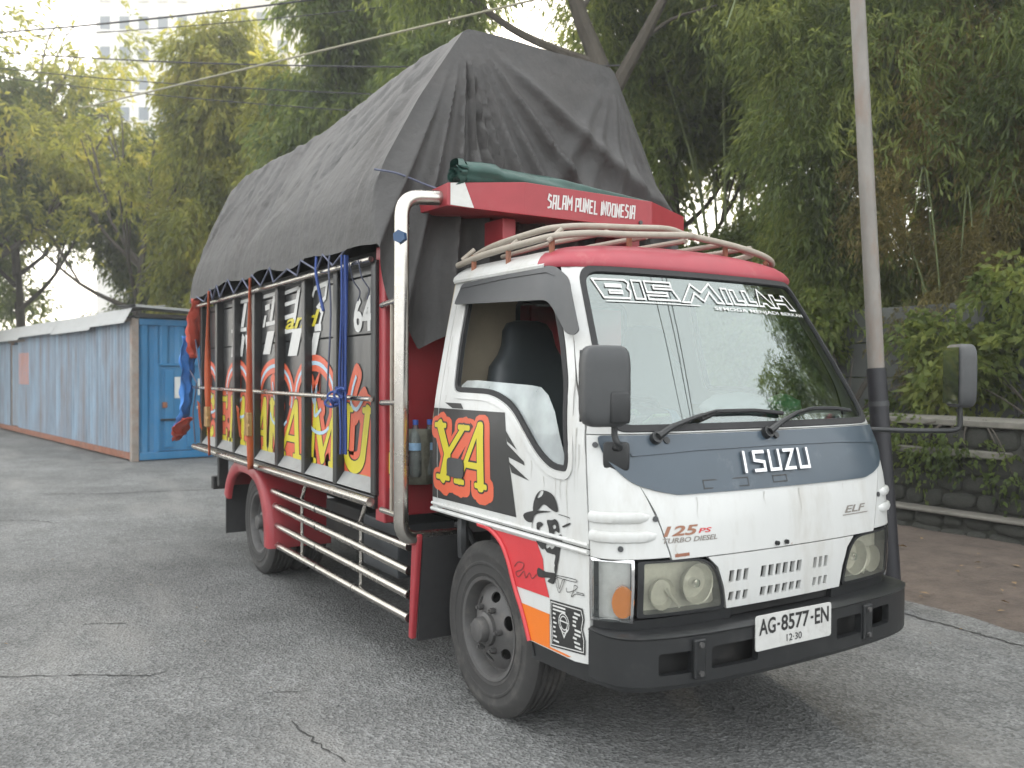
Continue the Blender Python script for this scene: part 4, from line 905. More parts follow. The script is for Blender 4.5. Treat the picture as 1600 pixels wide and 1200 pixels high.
# wind deflector over the driver's window
VIS = fillet([(-.335, 2.008), (-.345, 1.905), (-.05, 1.892), (.455, 1.872), (.50, 1.845), (.605, 1.735), (.636, 1.722), (.672, 1.720), (.700, 1.735), (.565, 1.955), (.41, 2.026)], [.02, .015, .02, .05, .03, .02, .01, .01, .015, .06, .05], 4)
def vis(x, z): p = Vector(Sd(min(x, xdoor(min(z, 2.015))-.002), z)); b = max(0, min(1, (2.02-z)/.12)); return (x, p.y-.014-.026*b**.7, z)
wd = part('wind_deflector', vis, VIS, greyplast, h=.04, thick=.006, angle=60)
mb = MB(); stroke(mb, vis, [(-.33, 1.985), (.1, 1.998), (.40, 1.996), (.455, 1.975)], .008, .003, h=.04, thick=.003); mb.build('moulded_edge', greyplast, wd, smooth=True)

# thin run-off streaks on the paint
streakm = mat('grime_streak', (.44, .43, .40), .6, var=.25, scale=40); streakr = mat('rust_streak', (.30, .17, .09), .7, var=.3, scale=40)
sg_ = random.Random(21)
def streaks(fn, par, items, m):
    for u, v, l in items:
        mb = MB(); n = 8; q = [(u+.003*math.sin(i*.9+u*40), v-l*i/n) for i in range(n+1)]; w = sg_.uniform(.003, .007); L, Rr = ribbon2d(q, [w*(1-.85*i/n) for i in range(n+1)])
        P = [Vector(fn(p.x, p.y))+nrm(fn, p.x, p.y)*.0009 for p in L+Rr]; mb.add(P, [(i, i+n+1, i+n+2, i+1) for i in range(n)]); mb.build('streak', m, par, recalc=False)
streaks(Sd, door, [(.62, 1.165, .16), (.655, 1.168, .10), (.70, 1.16, .22), (.75, 1.36, .25), (.77, 1.30, .18), (.45, 1.21, .07), (-.33, 1.46, .04), (-.36, 1.75, .2), (-.345, 1.60, .12), (.54, 1.155, .05)], streakm)
streaks(F, hood, [(s_y(y, 1.05), 1.10, l) for y, l in ((-.47, .09), (-.12, .05), (.09, .11), (.38, .04))]+[(s_y(-.58, .95), .93, .04)], streakm)
streaks(F, hood, [(s_y(-.575, .9), .899, .018), (s_y(-.54, .9), .897, .015), (s_y(.02, .9), .885, .008)], streakr)

# lamps
def lamp(g):
    hp = [(-.735, .878), (-.50, .874), (-.443, .866), (-.394, .825), (-.362, .747), (-.347, .668), (-.735, .668)]
    hp = fillet(hp, [.012, .03, .04, .05, .05, .02, .012], 4); P = [(s_y(g*-a, z), z) for a, z in hp]
    def shr(k, d=0): c = np.mean(np.array(P), 0); return [(c[0]+(a-c[0])*k, c[1]+(z-c[1])*k) for a, z in P]
    hlp = part('headlight', F, shr(1.0), blackp, [shr(.90)], h=.04, off=.004, thick=.05)
    part('lens', F, shr(.915), lensm, h=.05, off=.001, par=hlp); part('reflector', F, shr(.93), reflector, h=.035, off=-.045, par=hlp)
    c = Vector(Fy(g*.47, .772)); mb = MB(); mb.lathe([(.004, -.078), (.030, -.074), (.058, -.050), (.074, -.012), (.078, -.010)], c, 'x', 24); mb.build('main_bowl', reflector, hlp, smooth=True)
    mb = MB(); mb.lathe([(.0, -.012), (.016, -.016), (.020, -.03), (.018, -.06)], c, 'x', 12); mb.build('bulb_cap', chromeb, hlp, smooth=True)
    c2 = Vector(Fy(g*.62, .745)); mb = MB(); mb.lathe([(.004, -.075), (.030, -.066), (.05, -.045), (.060, -.02)], c2+Vector((.0, 0, 0)), 'x', 20); mb.build('side_bowl', reflector, hlp, smooth=True)
    mb = MB(); mb.tube([Vector(Fy(g*.545, .69))+Vector((-.02, 0, 0)), Vector(Fy(g*.60, .76))+Vector((-.03, 0, 0))], .006, 6); mb.build('divider', reflector, hlp)
    # wrap-round corner lamp with an amber bulb behind clear glass
    zz = np.linspace(.655, .878, 6); q = [(s_x(xdoor(z), z, g)-g*.012, z) for z in zz]+[(s_y(g*.752, z), z) for z in zz[::-1]]
    cl_ = part('corner_lamp', F, q, clearlens, h=.04, off=.001); part('lamp_back', F, q, mat('lamp_back_silver', (.62, .62, .60), .3, metal=.35, var=.15, scale=25), h=.05, off=-.035, par=cl_)
    am = [(s_yn(g*(.948+.036*math.cos(a))), .725+.062*math.sin(a)) for a in np.linspace(0, 6.283, 21)[:-1]]
    part('amber_bulb', F, [(s_yn(g*.915)+g*(.044*math.cos(a)+.006), .725+.060*math.sin(a)) for a in np.linspace(0, 6.283, 21)[:-1]], amber, h=.02, off=-.008, thick=.02, par=cl_)
    mb = MB(); stroke(mb, F, q, .010, .003, closed=True, thick=.008); mb.build('lamp_rim', chromeb, cl_, smooth=True)
    part('lamp_tray', F, [(s_x(xdoor(.64), .64, g)-g*.004, .600), (s_y(g*.30, .6), .600), (s_y(g*.30, .6), .662), (s_x(xdoor(.64), .64, g)-g*.004, .652)], blackp, h=.05, off=-.012, thick=.02)
lamp(-1); lamp(1)
# grille panel with its slots
slots = []
for z0, z1 in ((.764, .810), (.690, .726)):
    for a, b, n in ((-.335, -.222, 3), (-.166, .085, 6), (.146, .252, 3)):
        w = (b-a)/n
        for i in range(n): slots.append([(s_y(a+w*i+.004, z0), z0), (s_y(a+w*(i+1)-.010, z0), z0), (s_y(a+w*(i+1)-.004, z1), z1), (s_y(a+w*i+.010, z1), z1)])
gp = [(-.335, .664), (-.352, .75), (-.384, .83), (-.432, .872), (.432, .872), (.384, .83), (.352, .75), (.335, .664)]
part('grille', F, [(s_y(a, z), z) for a, z in gp], white, slots, h=.05, thick=.016)
mb = MB(); mb.box(.90, 1.0, -.325, .325, .62, .86); mb.build('radiator', chassis, truck)
for y in (-.14, -.085):
    c = Vector(Fy(y+.07, .893)); mb = MB(); mb.tube([c, c+Vector((.012, 0, 0))], .009, 10); mb.build('hood_clip', blackp, truck, smooth=True)
mb = MB()
for q in ([(-.585, .890), (-.52, .892)],): stroke(mb, F, [(s_y(a, z), z) for a, z in subdiv(q[0:2], .01, False)], .012, .0012)
mb.build('rust_mark', rust, hood, recalc=False)
# badges
mb = MB(); LW = .060; x0 = -.222
iz = {'I': [[(.5, 0), (.5, 1)]], 'S': [[(1, .92), (.1, .92), (.1, .55), (.9, .45), (.9, .08), (0, .08)]], 'U': [[(.08, 1), (.08, .08), (.92, .08), (.92, 1)]], 'Z': [[(0, .92), (.92, .92), (.08, .08), (1, .08)]]}
for k, ch in enumerate('ISUZU'):
    u0 = x0+[0, .062, .150, .238, .326][k]; wd_ = .03 if ch == 'I' else .066
    for st in iz[ch]: stroke(mb, F, [(s_y(u0+a*wd_+(b-.5)*.008, 1.21), 1.172+b*.084) for a, b in st], .0125, .020, thick=.012, h=.02)
mb.build('maker_badge', badgem, cowl)
mb = MB(); text(mb, F, '125', s_y(-.632, 1.), s_y(-.475, 1.), .962, 1.000, .03, .25, .0015); mb.build('power_badge', mat('badge_brown', (.28, .13, .08), .4), hood, recalc=False)
mb = MB(); text(mb, F, 'PS', s_y(-.475, 1.), s_y(-.41, 1.), .966, .984, .02, .25, .0015); mb.build('power_badge', decred, hood, recalc=False)
mb = MB(); text(mb, F, 'TURBO DIESEL', s_y(-.635, 1.), s_y(-.385, 1.), .937, .956, .02, .25, .0015); mb.build('engine_badge', decgrey, hood, recalc=False)
mb = MB(); text(mb, F, 'ELF', s_y(.375, 1.), s_y(.535, 1.), .974, 1.004, .02, .3, .0015); stroke(mb, F, [(s_y(.36, 1.), .966), (s_y(.55, 1.), .966)], .004, .0015, h=.03); mb.build('model_badge', decgrey, hood, recalc=False)

# bumper
def Bf(s, z): p = F(s, .7); return (p[0]+.088, p[1]*1.008, z)
se = s_x(.845-.088, .7, 1)
BP = [(-se, .440), (se, .440), (se, .608), (-se, .608)]
def bh(y0, y1, z0, z1): a, b = s_yn(y0/.88), s_yn(y1/.88); return fillet([(a, z0), (b, z0), (b, z1), (a, z1)], .012, 3)
BH = [bh(-.735, -.595, .478, .558), bh(-.505, -.27, .478, .562), bh(.205, .375, .484, .568), bh(.43, .60, .490, .572)]
bumper = part('bumper', Bf, BP, blackp, BH, h=.05, thick=.03)
for name, prof in (('top_ledge', [(.0, .6085), (.004, .616), (-.012, .624), (-.05, .624), (-.13, .618)]), ('bottom_lip', [(-.10, .425), (-.03, .418), (-.004, .424), (.0, .4395)])):
    mb = MB(); n = 70; vs = []
    for i in range(n+1):
        s = -se+2*se*i/n; P = Vector(Bf(s, .5)); N = nrm(Bf, s, .5)
        for o_, z in prof: q = P+N*o_; vs.append((q.x, q.y, z))
    k = len(prof); mb.add(vs, [(i*k+j, i*k+k+j, i*k+k+1+j, i*k+1+j) for i in range(n) for j in range(k-1)]); mb.build(name, blackp, bumper, smooth=True, recalc=False)
part('opening_back', Bf, [(-se+.15, .45), (se-.15, .45), (se-.15, .60), (-se+.15, .60)], chassis, h=.08, off=-.09, par=bumper)
for y in (-.552, .402):
    mb = MB(); c = Vector(Bf(s_yn(y/.88), .52)); mb.box(c.x-.01, c.x+.012, y-.028, y+.028, .455, .60); o = mb.build('bracket', blackp, bumper, bevel=.006)
    for z in (.475, .58): mb = MB(); mb.tube([(c.x+.010, y, z), (c.x+.022, y, z)], .011, 6); mb.build('bolt', steelw, bumper)
# number plate, bent slightly across the middle
def Pf(y, z): return (1.1450-.015*abs(y+.071)**1.3+.004*math.sin(y*9), y, z)
pl = part('number_plate', Pf, fillet([(-.286, .513), (.144, .513), (.144, .648), (-.286, .648)], .012, 3), plate, h=.05, thick=.004)
mb = MB(); text(mb, Pf, 'AG', -.268, -.176, .572, .635, .022, 0, .0012); text(mb, Pf, '8577', -.145, .012, .572, .635, .022, 0, .0012); text(mb, Pf, 'EN', .045, .128, .572, .635, .022, 0, .0012); stroke(mb, Pf, [(-.168, .603), (-.153, .603)], .010, .0012); stroke(mb, Pf, [(.020, .603), (.036, .603)], .010, .0012)
text(mb, Pf, '12·30', -.115, -.03, .528, .556, .01, 0, .0012); mb.build('plate_lettering', decblk, pl, recalc=False)
mb = MB(); mb.box(1.09, 1.135, -.2, -.16, .54, .62); mb.box(1.09, 1.135, .02, .06, .54, .62); mb.build('plate_holder', blackp, bumper)
mb = MB(); mb.lathe([(.0, -.03), (.03, -.03), (.035, .03), (.02, .06), (.0, .06)], (.95, -.25, .405), 'x', 14); mb.build('tow_hook', rust, truck, smooth=True)

# wipers
def wiper(p):
    mb = MB(); pts = [Vector(F(s_y(y, z), z))+nrm(F, s_y(y, z), z)*o for y, z, o in p[:4]]; mb.tube(pts, [.016, .012, .009, .006], 8); w = mb.build('wiper', blackp, truck, smooth=True)
    mb = MB(); mb.tube([Vector(F(s_y(y, z), z))+nrm(F, s_y(y, z), z)*o for y, z, o in p[4:]], .009, 6); mb.build('blade', rubber, w, smooth=True)
    c = Vector(F(s_y(p[0][0], p[0][1]), p[0][1])); N = nrm(F, s_y(p[0][0], p[0][1]), p[0][1]); mb = MB(); mb.tube([c, c+N*.03], .024, 12); mb.build('pivot', blackp, w, smooth=True)
    mb = MB(); mb.tube([c+Vector((0, .05, -.012)), c+Vector((0, .05, -.012))+N*.022], .014, 10); mb.build('washer_jet', blackp, w, smooth=True)
wiper([(-.60, 1.318, .03), (-.53, 1.35, .035), (-.40, 1.385, .03), (-.27, 1.412, .02), (-.36, 1.385, .012), (-.26, 1.412, .012), (-.05, 1.412, .012), (.11, 1.398, .012)])
wiper([(-.03, 1.322, .03), (.04, 1.35, .035), (.17, 1.39, .03), (.30, 1.412, .02), (.22, 1.40, .012), (.32, 1.414, .012), (.48, 1.412, .012), (.60, 1.40, .012)])

# mirrors
def rbox(mb, c, sx, sy, sz, rz=0, e=.35, n=16):
    rot = Matrix.Rotation(rz, 3, 'Z'); vs = []; fs = []; m_ = n//2
    for i in range(m_+1):
        th = -math.pi/2+math.pi*i/m_
        for j in range(n):
            ph = 2*math.pi*j/n; f = lambda v: math.copysign(abs(v)**e, v)
            p = Vector((sx*f(math.cos(th))*f(math.cos(ph)), sy*f(math.cos(th))*f(math.sin(ph)), sz*f(math.sin(th)))); vs.append(Vector(c)+rot@p)
    for i in range(m_):
        for j in range(n): fs.append((i*n+j, i*n+(j+1) % n, (i+1)*n+(j+1) % n, (i+1)*n+j))
    return mb.add(vs, fs)
def mirror(c, rz, arm, hw_, hh_):
    mb = MB(); rbox(mb, c, .045, hw_, hh_, rz, .38, 28); m_ = mb.build('side_mirror', greyplast, truck, smooth=True, angle=70)
    rot = Matrix.Rotation(rz, 3, 'Z'); mb = MB(); vs = [Vector(c)+rot@Vector((-.046, a*hw_*.85, b*hh_*.88)) for a, b in ((-1, -1), (1, -1), (1, 1), (-1, 1))]; mb.add(vs, [(0, 3, 2, 1)]); mb.build('mirror_glass', mirrorm, m_, recalc=False)
    mb = MB(); rbox(mb, Vector(c)+rot@Vector((.028, hw_*.45, -hh_*.52)), .024, hw_*.44, hh_*.40, rz, .25, 16); mb.build('clamp_cover', blackp, m_, smooth=True, angle=50)
    mb = MB(); mb.tube(crom(arm, 6), .012, 10); mb.build('mirror_arm', blackp, m_, smooth=True)
pa = Vector(Fy(-.77, 1.285)); N = nrm(F, s_y(-.77, 1.285), 1.285)
mirror((.955, -.872, 1.523), R(-12), [(.955, -.825, 1.40), (.955, -.825, 1.345), (.965, -.82, 1.315), (.955, -.80, 1.298), pa+N*.02], .092, .148)
mb = MB(); rbox(mb, pa+N*.012-Vector((0, -.01, .03)), .02, .05, .055, R(-40), .3, 16); mb.build('mirror_bracket', blackp, truck, smooth=True)
pb = Vector(Fy(.80, 1.31))
mirror((1.11, 1.10, 1.565), R(58), [(1.11, 1.10, 1.43), (1.11, 1.10, 1.34), (1.10, 1.09, 1.315), (1.06, 1.05, 1.308), (.95, .93, 1.306), pb], .085, .148)

# wheels
def wheel(x, y, side, dish, name='wheel', front=True):
    """side: -1 when the outer face looks to -y"""
    w = MB(); RT, RR, Wd = .397, .222, .105
    prof = [(RR-.01, -Wd*.78), (RR+.02, -Wd*.92), (RR+.09, -Wd), (RT-.045, -Wd*.98), (RT-.018, -Wd*.88), (RT, -Wd*.72)]
    for q in (-.42, -.12, .18, .48): prof += [(RT, Wd*(q-.10)), (RT-.010, Wd*(q-.07)), (RT-.010, Wd*(q+.03)), (RT, Wd*(q+.06))]
    prof += [(RT, Wd*.72), (RT-.018, Wd*.88), (RT-.045, Wd*.975), (RT-.052, Wd*1.0), (RT-.062, Wd*1.0), (RT-.066, Wd*.982), (RR+.085, Wd*.99), (RR+.080, Wd*1.02), (RR+.072, Wd*1.02), (RR+.068, Wd*.99), (RR+.035, Wd*.95), (RR+.030, Wd*.965), (RR+.02, Wd*.92), (RR-.01, Wd*.78)]
    w.lathe(prof, (0, 0, 0), 'y', 56, side); t = w.build(name, tyre, truck, smooth=True, angle=28); t.location = (x, y, RT)
    mb = MB(); mb.lathe([(RR-.006, -Wd*.8), (RR+.012, -Wd*.9), (RR+.014, -Wd*.85), (RR-.012, -Wd*.6), (RR-.03, 0), (RR-.012, Wd*.6), (RR+.014, Wd*.86), (RR+.014, Wd*.93), (RR-.002, Wd*.90), (RR-.014, Wd*.72), (RR-.022, Wd*.4), (RR-.034, Wd*.42)], (0, 0, 0), 'y', 48, side); mb.build('rim', steelw, t, smooth=True)
    D = (lambda r: side*(Wd*.42+(.062*max(0, 1-(r/(RR-.034))**2.2) if dish > 0 else -.10*max(0, min(1, (RR-.034-r)/.07)))))
    def dk(u, v): r = math.hypot(u, v); return (u, D(r), v)
    n = 40; outer = [((RR-.034)*math.cos(2*math.pi*i/n), (RR-.034)*math.sin(2*math.pi*i/n)) for i in range(n)]; holes = []
    for k in range(6):
        a = k*math.pi/3+.35; c = (.148*math.cos(a), .148*math.sin(a)); holes.append([(c[0]+.022*math.cos(b)*math.cos(a)-.034*math.sin(b)*math.sin(a), c[1]+.022*math.cos(b)*math.sin(a)+.034*math.sin(b)*math.cos(a)) for b in np.linspace(0, 6.283, 17)[:-1]])
    mb = MB(); patch(mb, dk, outer, holes, .03, 0, .008, side=(1 if side < 0 else -1)); mb.build('disc', steelw, t, smooth=True)
    mb = MB(); mb.lathe([(.19, -.02), (.0, -.02)], (0, 0, 0), 'y', 20, side); mb.build('brake_drum', chassis, t)
    h0 = abs(D(.06)); mb = MB(); mb.lathe([(.078, h0-.004), (.076, h0+.012), (.066, h0+.018), (.058, h0+.02), (.056, h0+.046), (.050, h0+.056), (.020, h0+.060), (.0, h0+.060)], (0, 0, 0), 'y', 24, side); mb.build('hub', steelw, t, smooth=True)
    for k in range(6):
        a = k*math.pi/3+.05; c = Vector((.104*math.cos(a), D(.104), .104*math.sin(a))); mb = MB(); mb.tube([c, c+Vector((0, side*.026, 0))], .0135, 6); mb.tube([c+Vector((0, side*.026, 0)), c+Vector((0, side*.036, 0))], .008, 8); mb.build('nut', steelw, t)
    return t
wheel(0, -.695, -1, 1); wheel(0, .695, 1, 1)
WB = 3.397
for sd1 in (-1, 1):
    wheel(-WB, sd1*.765, sd1, -1); wheel(-WB, sd1*.53, sd1, 1)
# chassis
def tb(name, x0, x1, y0, y1, z0, z1, m=chassis, bevel=.01, par=truck): return MB().box(x0, x1, y0, y1, z0, z1).build(name, m, par, bevel=bevel)
for y in (-.36, .36): tb('frame_rail', -4.9, .95, y-.035, y+.035, .60, .79)
for x in (-4.6, -2.6, -1.6, -.7): tb('crossmember', x-.04, x+.04, -.33, .33, .63, .75)
for x, r in ((0, .05), (-WB, .065)):
    mb = MB(); mb.tube([(x, -.62, .397), (x, .62, .397)], r, 14); mb.build('axle', chassis, truck, smooth=True)
mb = MB(); rbox(mb, (-WB, .05, .40), .17, .17, .17, 0, .8, 18); mb.build('differential', chassis, truck, smooth=True)
mb = MB(); mb.tube([(-.4, .02, .55), (-WB+.1, .04, .42)], .04, 12); mb.build('drive_shaft', chassis, truck, smooth=True)
mb = MB(); rbox(mb, (-1.45, .66, .56), .42, .22, .19, 0, .3, 20); mb.build('fuel_tank', chassis, truck, smooth=True)
tb('battery_box', -1.5, -1.0, -.78, -.42, .42, .72, mat('battery_grey', (.06, .065, .07), .6)); tb('air_tank', -2.35, -1.75, -.70, -.44, .46, .70); tb('gearbox', -.9, -.1, -.17, .2, .42, .80); tb('engine_block', -.1, .75, -.28, .28, .42, 1.0)
tb('cab_floor', -.43, .80, -.80, .80, .905, .95); tb('front_crossmember', .80, .95, -.7, .7, .43, .60)
for y in (-.5, .5):
    mb = MB(); mb.tube([(-.55, y, .52), (0, y, .47), (.55, y, .52)], .03, 8); mb.build('leaf_spring', chassis, truck); mb = MB(); mb.tube([(-WB-.65, y*.9, .58), (-WB, y*.9, .50), (-WB+.65, y*.9, .58)], .045, 8); mb.build('leaf_spring', chassis, truck)
mb = MB(); mb.tube(crom([(-.48, -.70, .80), (-.44, -.66, .78), (-.42, -.62, .70)], 4), .016, 8); mb.build('hose', greyplast, truck, smooth=True); mb = MB(); mb.tube(crom([(-.36, -.72, .86), (-.33, -.74, .78), (-.36, -.72, .66)], 4), .03, 8); mb.build('hose', greyplast, truck, smooth=True)

# ------------------------------------------------------------------ cab interior
def plane_x(x): return lambda y, z: (x, y, z)
bw_ = [(-.84, .93), (.84, .93), (.845, 1.35), (.775, 1.75), (.72, 2.02), (-.72, 2.02), (-.775, 1.75), (-.845, 1.35)]
rw = fillet([(-.36, 1.62), (.36, 1.62), (.36, 1.95), (-.36, 1.95)], .05, 4)
rear = part('cab_rear_wall', plane_x(-.432), bw_, beige, [rw], h=.15, thick=.02, smooth=False)
part('rear_window', plane_x(-.44), fillet([(-.37, 1.61), (.37, 1.61), (.37, 1.96), (-.37, 1.96)], .05, 4), rearglass, h=.2, par=rear, smooth=False)
mb = MB(); stroke(mb, plane_x(-.43), rw, .025, .004, closed=True, thick=.02); mb.build('rear_window_rubber', rubber, rear, smooth=True)
def seat(y):
    mb = MB(); rbox(mb, (.10, y, 1.12), .26, .25, .09, 0, .45, 24); s_ = mb.build('seat', seatm, truck, smooth=True, angle=70)
    mb = MB(); n = 15; prof = [(1.12, .235, .075), (1.30, .25, .085), (1.50, .25, .085), (1.60, .225, .08), (1.66, .17, .075), (1.71, .145, .07), (1.78, .135, .06), (1.82, .11, .045), (1.835, .06, .02)]
    vs = []
    for z, a, b in prof:
        for j in range(20):
            ph = 2*math.pi*j/20; f = lambda v: math.copysign(abs(v)**.55, v); vs.append((-.17-(z-1.12)*.16+b*f(math.cos(ph)), y+a*f(math.sin(ph)), z))
    mb.add(vs, [(i*20+j, i*20+(j+1) % 20, i*20+20+(j+1) % 20, i*20+20+j) for i in range(len(prof)-1) for j in range(20)]+[tuple((len(prof)-1)*20+j for j in range(20))]); mb.build('backrest', seatm, s_, smooth=True, angle=70)
    mb = MB(); mb.box(-.12, .34, y-.2, y+.2, .95, 1.04); mb.build('seat_base', darkin, s_)
seat(-.40); seat(.38)
def dash(i, j):
    s = -1.0+2.0*i/30; p = Vector(F(s*.78, 1.335)); prof = [(-.012, 1.352), (-.06, 1.362), (-.17, 1.365), (-.26, 1.345), (-.29, 1.28), (-.24, 1.08), (-.2, .96)][j]
    return (p.x+prof[0], p.y*.97, prof[1])
mb = MB(); mb.grid(dash, 31, 7); dsh = mb.build('dashboard', darkin, truck, smooth=True, recalc=False)
mb = MB(); c = Vector((.42, -.40, 1.36)); ax = Vector((-.5, 0, .86)); u = Vector((0, 1, 0)); v = ax.cross(u).normalized()
mb.tube([c+(u*math.cos(a)+v*math.sin(a))*.20 for a in np.linspace(0, 2*math.pi, 33)], .014, 8, False); sw = mb.build('steering_wheel', blackp, truck, smooth=True)
mb = MB(); mb.tube([c-u*.19, c-ax*.03, c+u*.19], .013, 8); mb.tube([c-ax*.03, c-v*.19], .013, 8); mb.tube([c-ax*.02, c-ax*.35], .03, 10); mb.build('steering_column', blackp, sw, smooth=True)
part('headlining', lambda x, y: (x, y, 2.005), [(-.42, -.69), (.40, -.66), (.40, .66), (-.42, .69)], beige, h=.3, smooth=False)
mb = MB(); mb.tube(crom([(-.40, -.70, 1.92), (-.39, -.72, 1.7), (-.36, -.76, 1.4), (-.3, -.72, 1.1)], 6), [.010]*19, 6); mb.build('seat_belt', mat('belt_brown', (.22, .15, .1), .8), truck, smooth=True)
mb = MB(); rbox(mb, (.12, .0, 1.905) if False else (.40, .0, 1.92), .02, .11, .035, 0, .4, 16); mb.build('interior_mirror', blackp, truck, smooth=True)

# ------------------------------------------------------------------ cargo body
PX = [-.91-.56*k for k in range(8)]
def Pn(x, z): return (x, -.932, z)
body = tb('cargo_floor', -4.95, -.87, -.92, .92, .86, .985, blackpaint)
fw_ = tb('cargo_front_wall', -.875, -.84, -.925, .925, .80, 2.30, red, .006)
for z in (1.18, 1.62): tb('seam', -.841, -.836, -.92, .92, z, z+.012, red, 0, fw_)
for y in (-.5, 0, .5): tb('stiffener', -.841, -.815, y-.02, y+.02, .82, 2.28, red, .004, fw_)
for s in (-1, 1):
    cp_ = MB().box(-.895, -.775, min(s*.885, s*.962), max(s*.885, s*.962), .78, 2.235).build('corner_post', red, truck, bevel=.008)
    for k, x in enumerate(PX):
        w = .062; y0, y1 = sorted((s*.925, s*.985)); MB().box(x-.0, x+w, y0, y1, .915, 2.165).build('side_post', blackpaint, truck, bevel=.006)
        if k < 7:
            a, b = PX[k+1]+w+.002, x-.002; y0, y1 = sorted((s*.905, s*.930))
            MB().box(a, b, y0, y1, 1.0, 1.776).build('side_panel', panelblk, truck, bevel=.004); MB().box(a, b, y0, y1, 1.782, 2.10).build('side_panel', panelblk, truck, bevel=.004); MB().box(a, b, y0, y1+0, 2.106, 2.155).build('top_board', panelblk, truck, bevel=.004)
            mb = MB(); mb.add([(a, s*.984, .925), (b, s*.984, .925), (b, s*.931, 1.0), (a, s*.931, 1.0), (a, s*.90, .925), (b, s*.90, .925)], [(0, 1, 2, 3), (0, 4, 5, 1), (0, 3, 4), (1, 5, 2)]); mb.build('sloped_ledge', ledge, truck)
    y0, y1 = sorted((s*.90, s*.985)); MB().box(-4.95, -.86, y0, y1, .845, .913).build('side_sill', blackpaint, truck, bevel=.006)
    for z, r, nm in ((.885, .024, 'bottom_rail'), (1.428, .014, 'middle_rail'), (2.165, .016, 'top_rail')):
        mb = MB(); mb.tube([(-4.97, s*1.006, z), (-3, s*1.006, z), (-.855, s*1.006, z)], r, 12); mb.build(nm, chrome, truck, smooth=True)
mb = MB(); mb.box(-4.97, -4.94, -.92, .92, .98, 2.15); mb.build('tailgate', panelblk, truck, bevel=.01)
for y in (-.9, -.3, .3, .9): tb('tail_post', -5.01, -4.97, y-.03, y+.03, .87, 2.16, blackpaint)
lp = [o for o in truck.children if o.name.startswith('side_panel')][0]
serif_letters(Pn, [('C', -4.86, -4.48, .995, 1.36), ('E', -4.44, -4.02, .995, 1.36), ('M', -3.99, -3.50, .995, 1.36), ('P', -3.47, -3.2, .995, 1.36), ('A', -3.20, -2.90, .995, 1.36), ('K', -2.88, -2.60, .995, 1.36), ('A', -2.60, -2.14, .995, 1.36), ('M', -2.00, -1.50, 1.0, 1.37), ('U', -1.44, -1.00, 1.01, 1.37), ('L', -1.00, -.72, 1.05, 1.38)], truck, .084, halo=.13)
A, Bl, Wt, Yl, Gd = MB(), MB(), MB(), MB(), MB()
for cx, cz, rx, rz in ((-4.7, 1.42, .3, .20), (-3.74, 1.42, .33, .20), (-2.74, 1.40, .38, .215), (-1.93, 1.40, .36, .23)):
    q = arc(cx, cz, rx, rz, 190, -20, 18); stroke(A, Pn, q, .105, .0020, h=.06); stroke(Bl, Pn, q, .026, .0032, h=.06)
    q = crom([(cx-.05, cz+.10), (cx, cz-.02), (cx+.06, cz+.08), (cx+.02, cz-.1), (cx+.14, cz-.06)], 5); stroke(A, Pn, q, .11, .0021, caps=True); stroke(Bl, Pn, q, .022, .0060)
    q = arc(cx+.1, cz-.12, .2, .09, 180, 330, 8); stroke(Bl, Pn, q, .022, .0062)
q = crom([(-1.22, 1.55), (-1.27, 1.48), (-1.30, 1.40), (-1.22, 1.36), (-1.12, 1.42)], 5); stroke(A, Pn, q, .13, .0021, caps=True); stroke(Bl, Pn, q, .024, .0060)
q = crom([(-1.60, 1.40), (-1.56, 1.33), (-1.50, 1.39), (-1.46, 1.32)], 5); stroke(Bl, Pn, q, .024, .0061)
for x in np.arange(-4.8, -.98, .19):        # orange and gilt drips along the foot of the lettering
    h_ = .05+.035*math.sin(x*9.1); stroke(A, Pn, [(x, 1.02), (x, 1.02-h_*.6)], .205, .0014, h=.1); stroke(Gd, Pn, [(x, .985), (x+.12, .988)], .02+.012*math.sin(x*5), .0024)
def wpiece(q, w):
    mb = MB(); (xa, za), (xb, zb_) = q[0], q[-1]
    if len(q) == 2 and abs(za-zb_) > .08: mb.add([Pn(xa-w/2, za), Pn(xa+w/2, za), Pn(xb+w/2, zb_), Pn(xb-w/2, zb_)], [(0, 3, 2, 1)]); mb.v = [(x, y-.0030, z) for x, y, z in mb.v]
    else: stroke(mb, Pn, q, w, .0026, h=.06)
    mb.build('white_lettering', decwht, truck, recalc=False)
